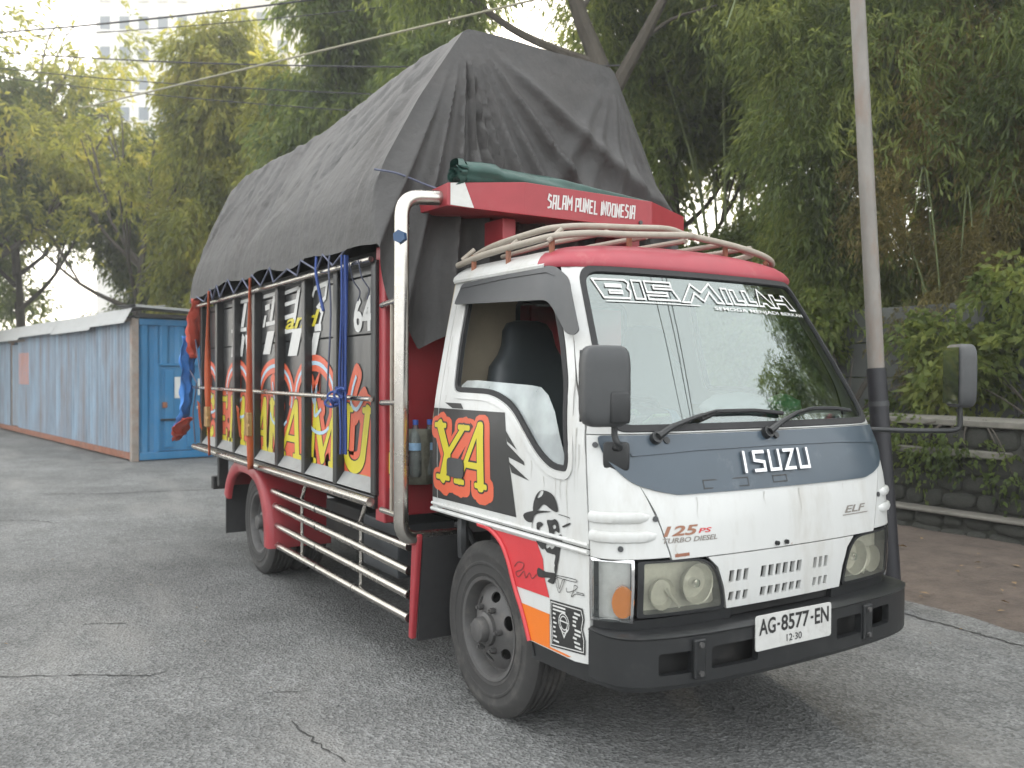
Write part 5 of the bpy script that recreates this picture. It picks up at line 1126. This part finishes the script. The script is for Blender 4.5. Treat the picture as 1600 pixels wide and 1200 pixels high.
for q, w in (([(-3.9, 2.125), (-3.42, 2.13)], .026), ([(-3.50, 2.112), (-3.60, 1.925)], .085), ([(-3.92, 1.905), (-3.48, 1.905)], .030), ([(-3.9, 2.03), (-3.80, 2.03)], .035), ([(-3.9, 1.97), (-3.80, 1.97)], .035), ([(-3.40, 2.10), (-3.36, 1.93)], .05), ([(-3.02, 2.125), (-2.74, 2.13)], .026), ([(-2.76, 2.115), (-2.84, 1.94)], .06), ([(-2.96, 1.92), (-2.70, 1.925)], .030), ([(-2.98, 2.04), (-2.87, 2.045)], .04), ([(-2.97, 1.985), (-3.02, 1.90)], .05),
             ([(-2.52, 2.115), (-2.23, 2.13)], .026), ([(-2.22, 2.13), (-2.33, 1.90)], .06), ([(-2.52, 2.035), (-2.27, 2.045)], .026), ([(-2.52, 1.945), (-2.32, 1.955)], .03), ([(-1.96, 2.05), (-1.92, 2.10), (-1.70, 2.115), (-1.73, 2.03), (-1.86, 1.98), (-1.78, 1.94), (-1.84, 1.86)], .030),
             ([(-3.86, 1.86), (-3.88, 1.73), (-3.62, 1.73), (-3.56, 1.86)], .075), ([(-3.46, 1.86), (-3.42, 1.72)], .10), ([(-2.84, 1.865), (-2.95, 1.70)], .17), ([(-2.52, 1.850), (-2.33, 1.858)], .035), ([(-2.25, 1.86), (-2.36, 1.68)], .19), ([(-1.92, 1.85), (-1.80, 1.85)], .045), ([(-1.88, 1.82), (-1.96, 1.68)], .12)): wpiece(q, w)
text(Wt, Pn, '64', -1.27, -1.01, 1.795, 1.995, .03, 0, .0024); text(Yl, Pn, 'and', -2.5, -1.82, 1.86, 1.965, .02, .3, .0040)
A.build('script_halo', orange, truck, recalc=False); Bl.build('script_lettering', decblue, truck, recalc=False); Wt.build('white_number', decwht, truck, recalc=False); Yl.build('yellow_script', yellow, truck, recalc=False); Gd.build('gilt_drip', decgold, truck, recalc=False)

# chrome side rails, red mudguard and fenders
for k, (za, zc) in enumerate(((.70, .682), (.598, .558), (.462, .436), (.322, .318))):
    mb = MB(); mb.tube([(-2.90, -.90, za), (-1.35, -.905, (za+zc)/2), (-.60, -.90, zc)], .0235, 14); o = mb.build('side_guard_rail', chrome, truck, smooth=True)
    for x in (-1.33, -1.95): mb = MB(); z = za+(zc-za)*(x+2.9)/2.3; mb.tube([(x, -.905, z), (x+.006, -.905, z)], .0246, 14); mb.build('joint', steelw, o)
for x in (-2.33, -1.30):
    mb = MB(); mb.tube([(x, -.875, .30), (x, -.875, .71)], .011, 8); mb.build('guard_upright', chrome, truck, smooth=True); mb = MB(); mb.tube([(x+.0, -.88, .70), (x+.06, -.86, .85)], .013, 8); mb.build('guard_stay', chrome, truck, smooth=True)
mg = MB(); mg.add([(-.565, -.925, .23), (-.525, -.925, .23), (-.455, -.925, .765), (-.525, -.925, .775), (-.565, -.895, .23), (-.525, -.895, .23), (-.455, -.895, .765), (-.525, -.895, .775)], [(0, 1, 2, 3), (7, 6, 5, 4), (0, 4, 5, 1), (1, 5, 6, 2), (2, 6, 7, 3), (3, 7, 4, 0)]); mgo = mg.build('mudguard_plate', red, truck, bevel=.008)
mb = MB(); mb.add([(-.515, -.893, .22), (-.455, -.893, .75), (-.455, -.50, .75), (-.515, -.50, .22), (-.53, -.893, .22), (-.47, -.893, .75), (-.47, -.50, .75), (-.53, -.50, .22)], [(0, 1, 2, 3), (7, 6, 5, 4), (0, 4, 5, 1), (2, 6, 7, 3), (0, 3, 7, 4), (1, 5, 6, 2)]); mb.build('mud_flap', rubber, mgo)
for s in (-1, 1):
    path = [(-2.78, .30), (-2.80, .48), (-2.88, .66), (-3.02, .80), (-3.20, .865), (-3.42, .885), (-3.66, .87), (-3.86, .80), (-4.0, .68), (-4.06, .56)]; q = crom(path, 4); c = Vector((-3.41, .36)); mb = MB(); vs = []; pr = [(1.0, -.50), (1.0, -.92), (.985, -.955), (.95, -.968), (.82, -.968), (.80, -.955), (.80, -.93)]
    for x, z in q:
        for k, y in pr: p = c+(Vector((x, z))-c)*k; vs.append((p.x, -s*y*-1 if False else s*-y, p.y if z > .36 else z))
    k = len(pr); mb.add(vs, [(i*k+j, i*k+k+j, i*k+k+1+j, i*k+1+j) for i in range(len(q)-1) for j in range(k-1)]); mb.build('rear_fender', red, truck, smooth=True, angle=50, recalc=False)
    tb('rear_mud_flap', -4.05, -4.03, min(s*.5, s*.95), max(s*.5, s*.95), .22, .62, rubber, 0)
mb = MB(); mb.box(-4.62, -4.55, -.88, -.80, .55, .86); mb.build('rear_light_bracket', chassis, truck); tb('rear_bumper', -4.98, -4.9, -.85, .85, .48, .60, chassis)

# stainless stack pipe with its brackets
def elbow(p0, p1, p2, r, n=8):
    p0, p1, p2 = Vector(p0), Vector(p1), Vector(p2); a = p1+(p0-p1).normalized()*r; b = p1+(p2-p1).normalized()*r
    return [p0]+[a*(1-t)**2+p1*2*t*(1-t)+b*t*t for t in [i/n for i in range(n+1)]]+[p2]
e1 = elbow((-.50, -.62, .735), (-.50, -.995, .745), (-.50, -.995, 1.6), .09); e2 = elbow((-.50, -.995, 1.6), (-.50, -.995, 2.435), (-.50, -.765, 2.452), .10)
mb = MB(); mb.tube(e1+e2[1:], .037, 18); pipe = mb.build('stack_pipe', chrome, truck, smooth=True)
for z in (.86, 1.42, 1.93):
    mb = MB(); mb.tube([(-.80, -.965, z-.01), (-.54, -.992, z)], .017, 10); mb.build('pipe_bracket', chrome, pipe, smooth=True)
mb = MB(); mb.tube([(-.635, -.985, .86), (-.635, -.985, 1.93)], .010, 8); mb.build('bracket_rod', tan, pipe, smooth=True)
mb = MB(); mb.tube([(-.472, -1.01, 2.23), (-.448, -1.035, 2.23)], .033, 6); mb.build('clamp_bolt', mat('bolt_blue', (.03, .07, .15), .4), pipe)

# red tray headboard above the cab
hb = empty('tmp'); bpy.data.objects.remove(hb)
HBP = [(-.80, -.785), (-.42, -.785), (-.272, -.42), (-.272, .42), (-.42, .80), (-.80, .80)]; hbz = [2.41, 2.40, 2.368, 2.368, 2.40, 2.41]; hbt = [2.50, 2.515, 2.533, 2.525, 2.50, 2.50]
mb = MB(); k = len(HBP); vs = []; inn = [(-.80, -.755), (-.44, -.755), (-.302, -.405), (-.302, .405), (-.44, .77), (-.80, .77)]
for i in range(k): vs += [(*HBP[i], hbz[i]), (*HBP[i], hbt[i]), (*inn[i], hbt[i]), (*inn[i], hbz[i]+.03)]
fs = [(i*4+j, i*4+4+j, i*4+4+(j+1) % 4, i*4+(j+1) % 4) for i in range(k-1) for j in range(3)]; fs += [tuple(i*4+3 for i in range(k)), tuple(i*4 for i in reversed(range(k)))]
fs += [(0, 1, 2, 3), (20, 23, 22, 21)]; mb.add(vs, fs); hbo = mb.build('headboard_tray', red, truck, bevel=.004)
for y in (-.42, .42): tb('headboard_support', -.80, -.42, y-.04, y+.04, 2.24, 2.372, red, .006); tb('headboard_strut', -.838, -.78, y-.04, y+.04, 1.75, 2.372, red, .006)
def Hf(y, z): return (-.272, y, z)
def chamf(t, z): return (-.42+(.148)*t, -.785+.365*t, z)
mb = MB(); patch(mb, chamf, [(.04, 2.405), (.34, 2.392), (.22, 2.518), (.04, 2.513)], (), .1, .003); mb.build('white_patch', whiteflat, hbo, recalc=False)
SF = {'S': [[(.9, .85), (.3, .95), (.1, .6), (.85, .45), (.8, .1), (.05, .02)]], 'A': [[(.08, 0), (.2, .95), (.85, .95), (.85, 0)], [(.1, .42), (.85, .42)]], 'L': [[(.15, 1), (.15, .08), (.95, .08)]], 'M': [[(.05, 0), (.1, .95), (.5, .45), (.9, .95), (.95, 0)]], 'P': [[(.15, 0), (.15, .92), (.9, .92), (.85, .4), (.2, .4)]], 'U': [[(.1, 1), (.1, .08), (.88, .08), (.88, 1)]], 'N': [[(.1, 0), (.12, .95), (.85, .05), (.88, 1)]], 'E': [[(.95, .93), (.12, .93), (.12, .07), (.95, .07)], [(.1, .5), (.8, .5)]], 'I': [[(.5, 0), (.5, 1)]], 'D': [[(.12, .06), (.12, .94), (.65, .94), (.92, .5), (.65, .06), (.12, .06)]], 'O': [[(.12, .06), (.12, .94), (.9, .94), (.9, .06), (.12, .06)]]}
mb = MB(); W_ = {'I': .45, ' ': .45, 'M': 1.25}; s_txt = 'SALAM PUNEL INDONESIA'; tot = sum(W_.get(c, 1.) for c in s_txt); u = 0
for c in s_txt:
    ww = W_.get(c, 1.)
    for st in SF.get(c, []):
        q = [(-.283+(u+a*ww*.82)/tot*.585+.006*(b-.5), 2.416+.074*b-.004*(u/tot)+.003*math.sin(u*5)) for a, b in st]; stroke(mb, Hf, q, .0095, .0028, h=.02)
    u += ww
mb.build('headboard_lettering', decwht, hbo, recalc=False)
mb = MB(); mb.tube([(-.272, .335, 2.40), (-.262, .335, 2.40)], .012, 8); mb.build('bolt', steelw, hbo)

# roof rack: two bent bars over the cab roof, cross bars and feet
RKp = [(-.46, -.70, 2.112), (-.20, -.705, 2.135), (.20, -.70, 2.150), (.36, -.67, 2.158), (.44, -.56, 2.168), (.46, -.35, 2.178), (.50, -.05, 2.195), (.46, .05, 2.200), (.44, .30, 2.185), (.42, .52, 2.160), (.37, .66, 2.135), (.25, .70, 2.125), (-.40, .70, 2.115)]
mb = MB(); mb.tube(crom(RKp, 5), .0155, 10); rack = mb.build('roof_rack', tan, truck, smooth=True)
up2 = [(-.43, -.64, 2.150), (-.2, -.645, 2.185), (.16, -.64, 2.205), (.27, -.60, 2.213), (.33, -.48, 2.222), (.34, -.25, 2.235), (.37, -.05, 2.243), (.33, .12, 2.232), (.31, .4, 2.215), (.29, .56, 2.19), (.22, .62, 2.175), (-.4, .64, 2.155)]
mb = MB(); mb.tube(crom(up2, 5), .0145, 10); mb.build('upper_bar', tan, rack, smooth=True)
for y in (-.45, -.22, .02, .25, .46): mb = MB(); mb.tube([(-.44, y, 2.172), (.0, y, 2.188), (.42, y*.98, 2.186)], .0125, 8); mb.build('slat', tan, rack, smooth=True)
for x, y in ((-.30, -.700), (.02, -.700), (.33, -.672), (.33, .66), (-.3, .70), (.40, -.30), (.40, .30)):
    mb = MB(); mb.tube([(x, y, 2.06 if abs(y) > .5 else 2.12), (x, y, 2.145 if abs(y) > .5 else 2.18)], .013, 8); mb.build('foot', rust, rack, smooth=True)
for x in (-.42, .0, .34): mb = MB(); mb.tube([(x, -.70, 2.135), (x+.02, -.64, 2.19)], .011, 8); mb.build('stay', tan, rack, smooth=True)

# ------------------------------------------------------------------ tarpaulin and other things carried by the truck
def lerp(a, b, t): return a+(b-a)*t
tw = wob(21, 3, 9, .25, 1.1); tw2 = wob(22, 3, 9, 1.0, 3.0); tw3 = wob(24, 2, 7, .5, 2.0)
def section(x):
    t = (-.80-x)/4.15; t = max(0, min(1, t)); zb_ = float(np.interp(-x, [.7, 1.43, 2.6, 3.7, 4.94], [2.215, 2.25, 2.265, 2.285, 2.225]))+.030*tw3((x*.9, 5.))+.012*math.sin(x*6.3)
    zr = lerp(3.47, 3.30, t)+.022*math.sin(t*9.4)*(1 if 0 < t < 1 else 0); yr = lerp(-.475, -.66, t); zs = 2.61-.05*t
    return [(-1.035, zb_), (-1.03, 2.38), (-1.005, zs-.06), (-.955, zs+.07), (lerp(-1.01, yr, .5)-.015, lerp(zs, zr, .5)), (yr, zr), (yr+.25, zr+.0), (.05, zr-.015), (lerp(.563, .66, t)-.2, zr-.02), (lerp(.563, .66, t), zr-.03), (.80, 3.0), (1.0, zs), (1.03, 2.42), (1.035, zb_)]
NS = 190; NX = 130
def resample(P, n):
    A = np.array(P); d = np.concatenate([[0], np.cumsum(np.hypot(*np.diff(A, axis=0).T))]); s = np.linspace(0, d[-1], n); return np.stack([np.interp(s, d, A[:, 0]), np.interp(s, d, A[:, 1])], 1)
def smooth1(A, k=1):
    for _ in range(k): B = A.copy(); B[1:-1] = (A[:-2]+2*A[1:-1]+A[2:])/4; A = B
    return A
XS = [-.80-4.17*(i/(NX-1)) for i in range(NX)]; rows = []
rg = np.random.default_rng(77); CRS = [(rg.uniform(-4.9, -.9), rg.uniform(2.55, 3.35), rg.uniform(-.9, .9), rg.uniform(.012, .03), rg.uniform(.25, .7), rg.uniform(.010, .024)*rg.choice([-1, 1])) for _ in range(46)]
def creases(x, z):
    s = 0.
    for cx, cz, an, wd_, ln, am in CRS:                # short sharp pull creases, leaning like stretched cloth
        ca_, sa_ = math.cos(an+1.15), math.sin(an+1.15); u = (x-cx)*ca_+(z-cz)*sa_; v = -(x-cx)*sa_+(z-cz)*ca_
        if abs(u) < ln*1.6 and abs(v) < wd_*5: s += am*math.exp(-(u/ln)**2)*math.exp(-abs(v)/wd_)
    return s
for i, x in enumerate(XS):
    A = smooth1(resample(section(x), NS), 4); row = []
    e = min(1, i/6)
    for j in range(NS):
        y, z = A[j]; d = .020*tw((x*.4, y*.7, z*.7))+.0035*tw2((x*.6, y, z*.6))
        bay = -.018*abs(math.sin(x*math.pi/1.1+.4))*max(0, 1-abs(z-3.0)/.5)                             # sag between the hoops
        hang = .010*math.sin(x*4+3*tw3((x, .3)))*max(0, 1-(z-2.2)/.40)
        nx, nz = (-.86, .5) if y < -.4 else ((.86, .5) if y > .5 else (0, 1)); dd = (d+bay+hang+creases(x, z))*e
        row.append((x+.008*tw2((z, x, y))*e, y+nx*dd, z+nz*dd*.8))
    rows.append(row)
mb = MB(); vs = [p for r in rows for p in r]; fs = [(i*NS+j, i*NS+j+1, (i+1)*NS+j+1, (i+1)*NS+j) for i in range(NX-1) for j in range(NS-1)]; mb.add(vs, fs)
# front face: hangs from the first section down to an uneven hem, with pleats running from the two peaks
NT = 60; top = rows[0]; ap = [(-.475, 3.47), (.563, 3.44)]
def hem(y): return float(np.interp(y, [-1.04, -.97, -.80, -.55, -.3, .9, 1.04], [2.22, 1.95, 1.69, 1.83, 1.95, 1.95, 2.2]))
fv = []
pleats = [(.02, .018, .075), (-.10, .03, .06), (-.26, .035, .05), (.13, .028, .06), (.24, .02, .05), (.36, .04, .06), (.52, .035, .05), (.72, .045, .06), (-.42, .04, .045), (1.0, .06, .05)]
for t in range(NT):
    k = t/(NT-1)
    for j in range(NS):
        x0, y0, z0 = top[j]; zb_ = min(hem(y0), z0); z = lerp(z0, zb_, k); y = y0; dx = 0
        r = math.hypot(y-ap[0][0], ap[0][1]-z); a = math.atan2(y-ap[0][0], ap[0][1]-z)
        for c, wd_, am in pleats: dx += 1.7*am*math.exp(-abs((a-c)/wd_)**1.4)*min(1, r*1.1)*(1 if c != .02 else 1.4)
        r2_ = math.hypot(y-ap[1][0], ap[1][1]-z); a2 = math.atan2(y-ap[1][0], ap[1][1]-z)
        for c, wd_, am in ((-.02, .06, .05), (.18, .06, .05), (-.28, .07, .04), (.35, .05, .05), (-.55, .08, .05)): dx += .9*am*math.exp(-((a2-c)/wd_)**2)*min(1, r2_*1.2)
        dx += .05*tw((x0, y*1.3, z*.45))+.012*tw2((x0, y, z*.6)); edge = min(1, k*7)
        fv.append((x0+(dx*.95+.02)*edge+.05*k*edge, y, z))
ff = [(t*NS+j, (t+1)*NS+j, (t+1)*NS+j+1, t*NS+j+1) for t in range(NT-1) for j in range(NS-1)]; mb.add(fv, ff)
bk = rows[-1]; bv = []
for t in range(16):
    k = t/15
    for j in range(NS): x0, y0, z0 = bk[j]; bv.append((x0-.06*math.sin(k*3)+.03*tw((1, y0, z0)), y0, lerp(z0, 2.2, k)))
mb.add(bv, [(t*NS+j, t*NS+j+1, (t+1)*NS+j+1, (t+1)*NS+j) for t in range(15) for j in range(NS-1)])
tarp = mb.build('tarpaulin', tarpm, None, smooth=True, angle=75)
tag(tarp, 'weathered grey canvas tarpaulin roped over the tall load of the truck', 'tarpaulin')
def flank(x, z):
    i = min(NX-1, max(0, int(round((-.80-x)/4.17*(NX-1))))); r = rows[i]; j = min(range(NS//2), key=lambda q: abs(r[q][2]-z)); return Vector(r[j])
for nm, zt_ in ():
    mb = MB(); mb.tube([flank(x, zt_)+Vector((0, -.003, .002)) for x in np.linspace(-.86, -4.9, 120)], .0065, 5); mb.build(nm, tarpm, tarp, smooth=True)
slitm = mat('slit_dark', (.012, .012, .012), .9)
for x, z in [(-1.55, 2.93), (-1.85, 2.90), (-2.16, 2.87), (-2.5, 2.88), (-2.85, 2.85), (-3.2, 2.84), (-3.6, 2.82), (-2.2, 3.08)]:
    c = flank(x, z); N = Vector((0, -.86, .5)); u = Vector((.45, .25, .43)).normalized()*.045; v = Vector((.8, 0, -.1)).normalized()*.011; c = c+N*.012
    mb = MB(); mb.add([c-u, c+v, c+u, c-v], [(0, 1, 2, 3)]); mb.build('slit', slitm, tarp, recalc=False)
mb = MB(); mb.tube(crom([(-.78, -1.02, 2.62), (-.72, -.92, 2.60), (-.70, -.78, 2.56), (-.62, -.72, 2.52)], 6), .006, 6); tag(mb.build('tie_rope', greyrope, smooth=True), 'thin dark rope tying the tarpaulin corner to the red headboard', 'rope')
# dark load box added under the tarpaulin to block light
tb_ = MB().box(-4.85, -.95, -.86, .86, 1.0, 2.25); tag(tb_.build('light_blocking_load', chassis), 'dark load box added inside the cargo body under the tarpaulin to block light', 'load')

# rolled green tarpaulin lying in the headboard tray
gr = MB(); n = 46; vs = []; g_ = wob(61, 2, 6, .4, 1.6)
for i in range(n):
    t = i/(n-1); y = -.70+1.24*t; cz = 2.555-.02*t+(.012 if t < .15 else 0); rad = float(np.interp(t, [0, .06, .2, .5, 1], [.060, .068, .068, .056, .034])); cx = -.42+.02*math.sin(t*5)
    for j in range(28):
        a = 2*math.pi*j/28; f = 1+.10*math.sin(3*a+7*t+1.5*g_((t*3, 0)))+.05*math.sin(7*a+3*t)+.07*g_((t*9, a*.4 if j < 14 else (2*math.pi-a)*.4)); vs.append((cx+rad*1.05*f*math.cos(a), y, cz+rad*f*math.sin(a)))
fs = [(i*28+j, i*28+(j+1) % 28, i*28+28+(j+1) % 28, i*28+28+j) for i in range(n-1) for j in range(28)]+[tuple((n-1)*28+j for j in range(28))]; gr.add(vs, fs)
# frilled folds at the open end of the roll
for q in range(4):
    pts = [(-.42+(.062-.013*q)*math.cos(a)*(1+.2*math.sin(3*a+q)), 2.565+(.066-.014*q)*math.sin(a)*(1+.2*math.cos(4*a+q))) for a in np.linspace(.2+q, 6.0+q, 30)]
    nv = len(pts); gr.add([(x, -.70, z) for x, z in pts]+[(x*1.0+.004*math.sin(i), -.745-.012*math.sin(i*.9+q), z+.006*math.cos(i*1.3)) for i, (x, z) in enumerate(pts)], [(i, i+1, nv+i+1, nv+i) for i in range(nv-1)])
tag(gr.build('rolled_tarpaulin', greentarp, smooth=True, angle=60, recalc=False), 'rolled dark green tarpaulin lying in the red headboard tray', 'tarpaulin')

# lashing ropes
def rope(name, pts, r, m, label, n=6, par=None):
    mb = MB(); mb.tube(pts, r, n); o = mb.build(name, m, par, smooth=True); return tag(o, label, 'rope') if label else o
zg = []; x = -1.15; k = 0; lg = random.Random(9)
while x > -4.9: zg.append((x, -1.035, 2.178 if k % 2 else section(x)[0][1]+.008)); x -= lg.uniform(.07, .32); k += 1
rope('lacing_rope', zg, .0065, greyrope, 'dark blue rope laced in a zigzag between tarpaulin hem and top rail')
def bundle(x, y, z0, z1, n, seed, label):
    g = random.Random(seed); e = empty('hanging_rope', (x, y, z0), label, 'rope')
    for k in range(n):
        dx, dy = g.uniform(-.03, .03), g.uniform(-.022, .014); b = g.uniform(.0, .06); L_ = [(dx*.3, dy, z1-z0), (dx+b*.4, dy-.004, (z1-z0)*.72), (dx*1.5-b*.3, dy, (z1-z0)*.4), (dx, dy, (z1-z0)*.12), (dx*1.2, dy, 0)]
        mb = MB(); mb.tube(crom(L_, 5), .0065, 6); mb.build('strand', bluerope, e, smooth=True)
    return e
e = bundle(-1.105, -1.05, 1.12, 2.21, 9, 3, 'bright blue rope hanging in a bundle down the cargo side')
g = random.Random(8); mb = MB()
for k in range(11):
    c = Vector((-.02+g.uniform(-.20, .06), g.uniform(-.03, .005), .31+g.uniform(-.05, .05))); a = g.uniform(0, 6.28); r = g.uniform(.015, .042)
    mb.tube(crom([(c.x+r*math.cos(a+b), c.y+.015*math.sin(2*b+a), c.z+r*.8*math.sin(a+b)) for b in np.linspace(0, 4.6, 6)], 3), .0072, 6)
mb.build('knot', bluerope, e, smooth=True)
rope('lashing_rope', crom([(-1.62, -1.03, 2.26), (-1.60, -1.04, 2.16), (-1.56, -1.035, 2.05), (-1.50, -1.03, 1.93)], 5), .010, bluerope, 'short blue rope hanging over the top rail beside the white lettering')
rope('lashing_rope', crom([(-1.38, -1.03, 2.27), (-1.375, -1.045, 2.17), (-1.38, -1.03, 1.9), (-1.45, -1.025, 1.45)], 5), .006, greyrope, 'thin grey rope hanging slack next to the blue rope bundle')
for k, (xx, lb) in enumerate(((-.97, 'dark slack cord above the number 64'), (-1.10, 'dark slack cord hanging left of the number 64'))):
    rope('slack_cord', crom([(xx, -1.03, 2.17), (xx-.02, -1.0, 2.08), (xx-.03, -.955, 2.02), (xx-.07, -.95, 1.97)], 5), .004, greyrope, lb)

# ratchet straps
def strap(x0, x1, label):
    e = empty('ratchet_strap', (x1, -1.05, .86), label, 'strap', 'orange ratchet straps over the cargo side'); g = wob(int(-x0*100), 1, 4, .3, 1.2)
    def st(i, j):
        t = i/40; z = 2.245-t*(2.245-.87)-.86; x = lerp(x0, x1, t)-x1+.02*g((t*.8+3,)); tw_ = .95+.75*g((t*1.3,)); return (x+(j-.5)*.055*math.cos(tw_), -.020-.010*math.sin(t*math.pi)-(j-.5)*.055*math.sin(tw_), z)
    mb = MB(); mb.grid(st, 41, 2); o = mb.build('webbing', strapm, e, smooth=True, recalc=False); md = o.modifiers.new('s', 'SOLIDIFY'); md.thickness = .003
    mb = MB(); mb.box(-.042, .042, -.055, -.016, .25, .42); mb.box(-.05, .05, -.05, -.03, .31, .34); rk = mb.build('ratchet', mat('ratchet_brass', (.36, .23, .10), .45, metal=.6, var=.3, scale=30), e, bevel=.008)
    mb = MB(); q = crom([(-.03, -.06, .40), (-.07, -.08, .44), (-.10, -.07, .40), (-.06, -.075, .33), (-.03, -.07, .22)], 4); mb.grid(lambda i, j: (q[i][0], q[i][1]-.02*j, q[i][2]+.03*j), len(q), 2); mb.build('loose_end', strapm, e, smooth=True, recalc=False)
strap(-4.12, -4.11, 'orange ratchet strap nearest the tailgate, over the black cargo side')
strap(-2.90, -2.885, 'orange ratchet strap in front of the white lettering above the rear wheel')
# blue and red sheeting hanging at the tail corner
def sheet(name, m, pts, wd_, label, seed):
    g = wob(seed, 2, 6, .3, 1.4); q = crom(pts, 8); w = np.interp(np.linspace(0, 1, len(q)), np.linspace(0, 1, len(wd_)), wd_)
    mb = MB(); mb.grid(lambda i, j: (q[i][0]+(j/8-.5)*w[i]*.55+.02*g((i*.12, j*.5)), q[i][1]-(j/8-.5)*w[i]*.75+.03*math.sin(j*1.4+i*.15)+.02*g((i*.2, j*.3)), q[i][2]+.015*g((j*.4, i*.1))), len(q), 9)
    o = mb.build(name, m, None, smooth=True, recalc=False, angle=80); md = o.modifiers.new('s', 'SOLIDIFY'); md.thickness = .004; return tag(o, label, 'sheet')
sheet('plastic_sheet', redsheet, [(-4.86, -1.0, 2.235), (-4.90, -1.02, 2.05), (-4.93, -1.02, 1.85), (-4.95, -1.02, 1.70)], [.03, .12, .17, .05], 'orange red sheeting tied at the top of the tail corner', 71)
sheet('plastic_sheet', bluesheet, [(-4.96, -1.05, 1.90), (-5.0, -1.06, 1.70), (-5.05, -1.06, 1.45), (-5.08, -1.06, 1.22), (-5.22, -1.07, 1.08), (-5.32, -1.08, 1.0)], [.08, .16, .11, .20, .18, .06], 'bright blue sheeting hanging off the tail corner', 72)
sheet('plastic_sheet', redsheet, [(-5.06, -1.03, 1.14), (-5.14, -1.09, 1.06), (-5.22, -1.10, .97), (-5.28, -1.10, .92)], [.06, .17, .16, .05], 'crumpled dark red sheeting below the blue sheeting', 73)
rope('tail_rope', [(-4.88, -1.02, 2.2), (-4.95, -1.0, 1.9), (-4.6, -1.02, 1.45)], .007, greyrope, 'grey rope stretched across the tail corner to the middle rail')
rope('tail_rope', [(-5.05, -1.03, 1.6), (-4.75, -1.03, 1.47), (-4.9, -1.03, 1.2), (-4.95, -1.0, .92)], .007, greyrope, 'grey rope running down behind the blue sheeting to the bottom rail')

# water bottles in a pouch on the red front wall
pouchm = mat('pouch_net', (.13, .13, .10), .75, var=.3, scale=30, bump=.4, bscale=90, dist=.004)
mb = MB(); vs = []
def pouch(i, j):
    a = i/12; y = -.83+.20*a; b = math.sin(a*math.pi); z = .97+.30*j/8; return (-.832+.085*b*(.85+.15*j/8)+.004*math.sin(i*2.2+j), y, z)
mb.grid(pouch, 13, 9); po = mb.build('bottle_pouch', pouchm, None, smooth=True, recalc=False); md = po.modifiers.new('s', 'SOLIDIFY'); md.thickness = .004; tag(po, 'olive net pouch holding bottles on the red wall behind the cab', 'pouch')
def bottle(x, y, z, label, capc, tilt=0, h=.30, r=.038, group=None):
    e = empty('plastic_bottle', (x, y, z), label, 'bottle', group); e.rotation_euler = (tilt if isinstance(tilt, tuple) else (tilt, 0, 0))
    mb = MB(); k = h/.30; prof = [(0, 0), (r*.85, 0), (r, .012), (r, .05*k), (r*.94, .06*k), (r, .07*k), (r, .12*k), (r*.94, .13*k), (r, .14*k), (r, .19*k), (r*.8, .225*k), (r*.45, .26*k), (.013, .27*k), (.013, .29*k)]; mb.lathe(prof, (0, 0, 0), 'z', 18); b_ = mb.build('bottle_body', bottlem, e, smooth=True)
    mb = MB(); mb.lathe([(.0155, .275*k), (.0155, .302*k), (0, .303*k)], (0, 0, 0), 'z', 12); mb.build('cap', capc, e, smooth=True)
    mb = MB(); mb.lathe([(r*1.01, .14*k), (r*1.01, .18*k)], (0, 0, 0), 'z', 18); mb.build('bottle_label', mat('label_blue', (.25, .42, .6), .5, var=.2, scale=40), e, smooth=True)
capb = mat('cap_blue', (.05, .12, .45), .4); capw = mat('cap_white', (.6, .6, .58), .4)
bottle(-.792, -.775, 1.015, 'water bottle with blue label in the net pouch', capb); bottle(-.792, -.690, 1.015, 'water bottle with clear neck beside the cab wall', capb)
# clutter on the dashboard behind the windscreen
e = bottle(.80, -.62, 1.40, 'large clear water bottle lying on the dashboard behind the windscreen', mat('cap_red', (.5, .04, .04), .4), (R(-98), 0, R(8)), .40, .055)
def lump(name, c, s, m, label, cat, seed, k=.25):
    f = wob(seed, 3, 6, .5, 1.8); bm = bmesh.new(); bmesh.ops.create_icosphere(bm, subdivisions=3, radius=1)
    for v in bm.verts: d = 1+k*f(v.co); v.co = Vector((v.co.x*s[0]*d, v.co.y*s[1]*d, v.co.z*s[2]*d))
    me = bpy.data.meshes.new(name); bm.to_mesh(me); bm.free(); me.materials.append(m); me.polygons.foreach_set('use_smooth', [True]*len(me.polygons)); o = bpy.data.objects.new(name, me); link(o); o.location = c; return tag(o, label, cat)
lump('plastic_bag', (.76, .0, 1.425), (.10, .17, .065), mat('bag_white', (.70, .74, .74), .5), 'crumpled white plastic bag on the dashboard', 'bag', 5, .18)
lump('plastic_bag', (.755, .30, 1.42), (.085, .085, .055), mat('bag_green', (.05, .42, .14), .4, var=.35, scale=20), 'bright green plastic bag on the dashboard beside the white bag', 'bag', 6)
def card(name, c, w, d, rz, m, label, th=.012):
    o = MB().box(-d/2, d/2, -w/2, w/2, 0, th).build(name, m, None, bevel=.003); o.location = c; o.rotation_euler = (0, R(-32), rz); tag(o, label, 'paper'); return o
card('folded_paper', (.79, -.50, 1.37), .10, .12, .2, mat('paper_green', (.45, .62, .28), .6), 'pale green folded paper on the dashboard'); card('folded_paper', (.775, -.615, 1.365), .12, .12, -.1, mat('paper_pink', (.52, .44, .40), .6), 'dull pink folded paper beside the driver side pillar')
card('parking_slip', (.80, .58, 1.368), .10, .03, .0, mat('paper_cream', (.6, .6, .45), .6), 'cream paper slip on the dashboard by the far pillar', .006)
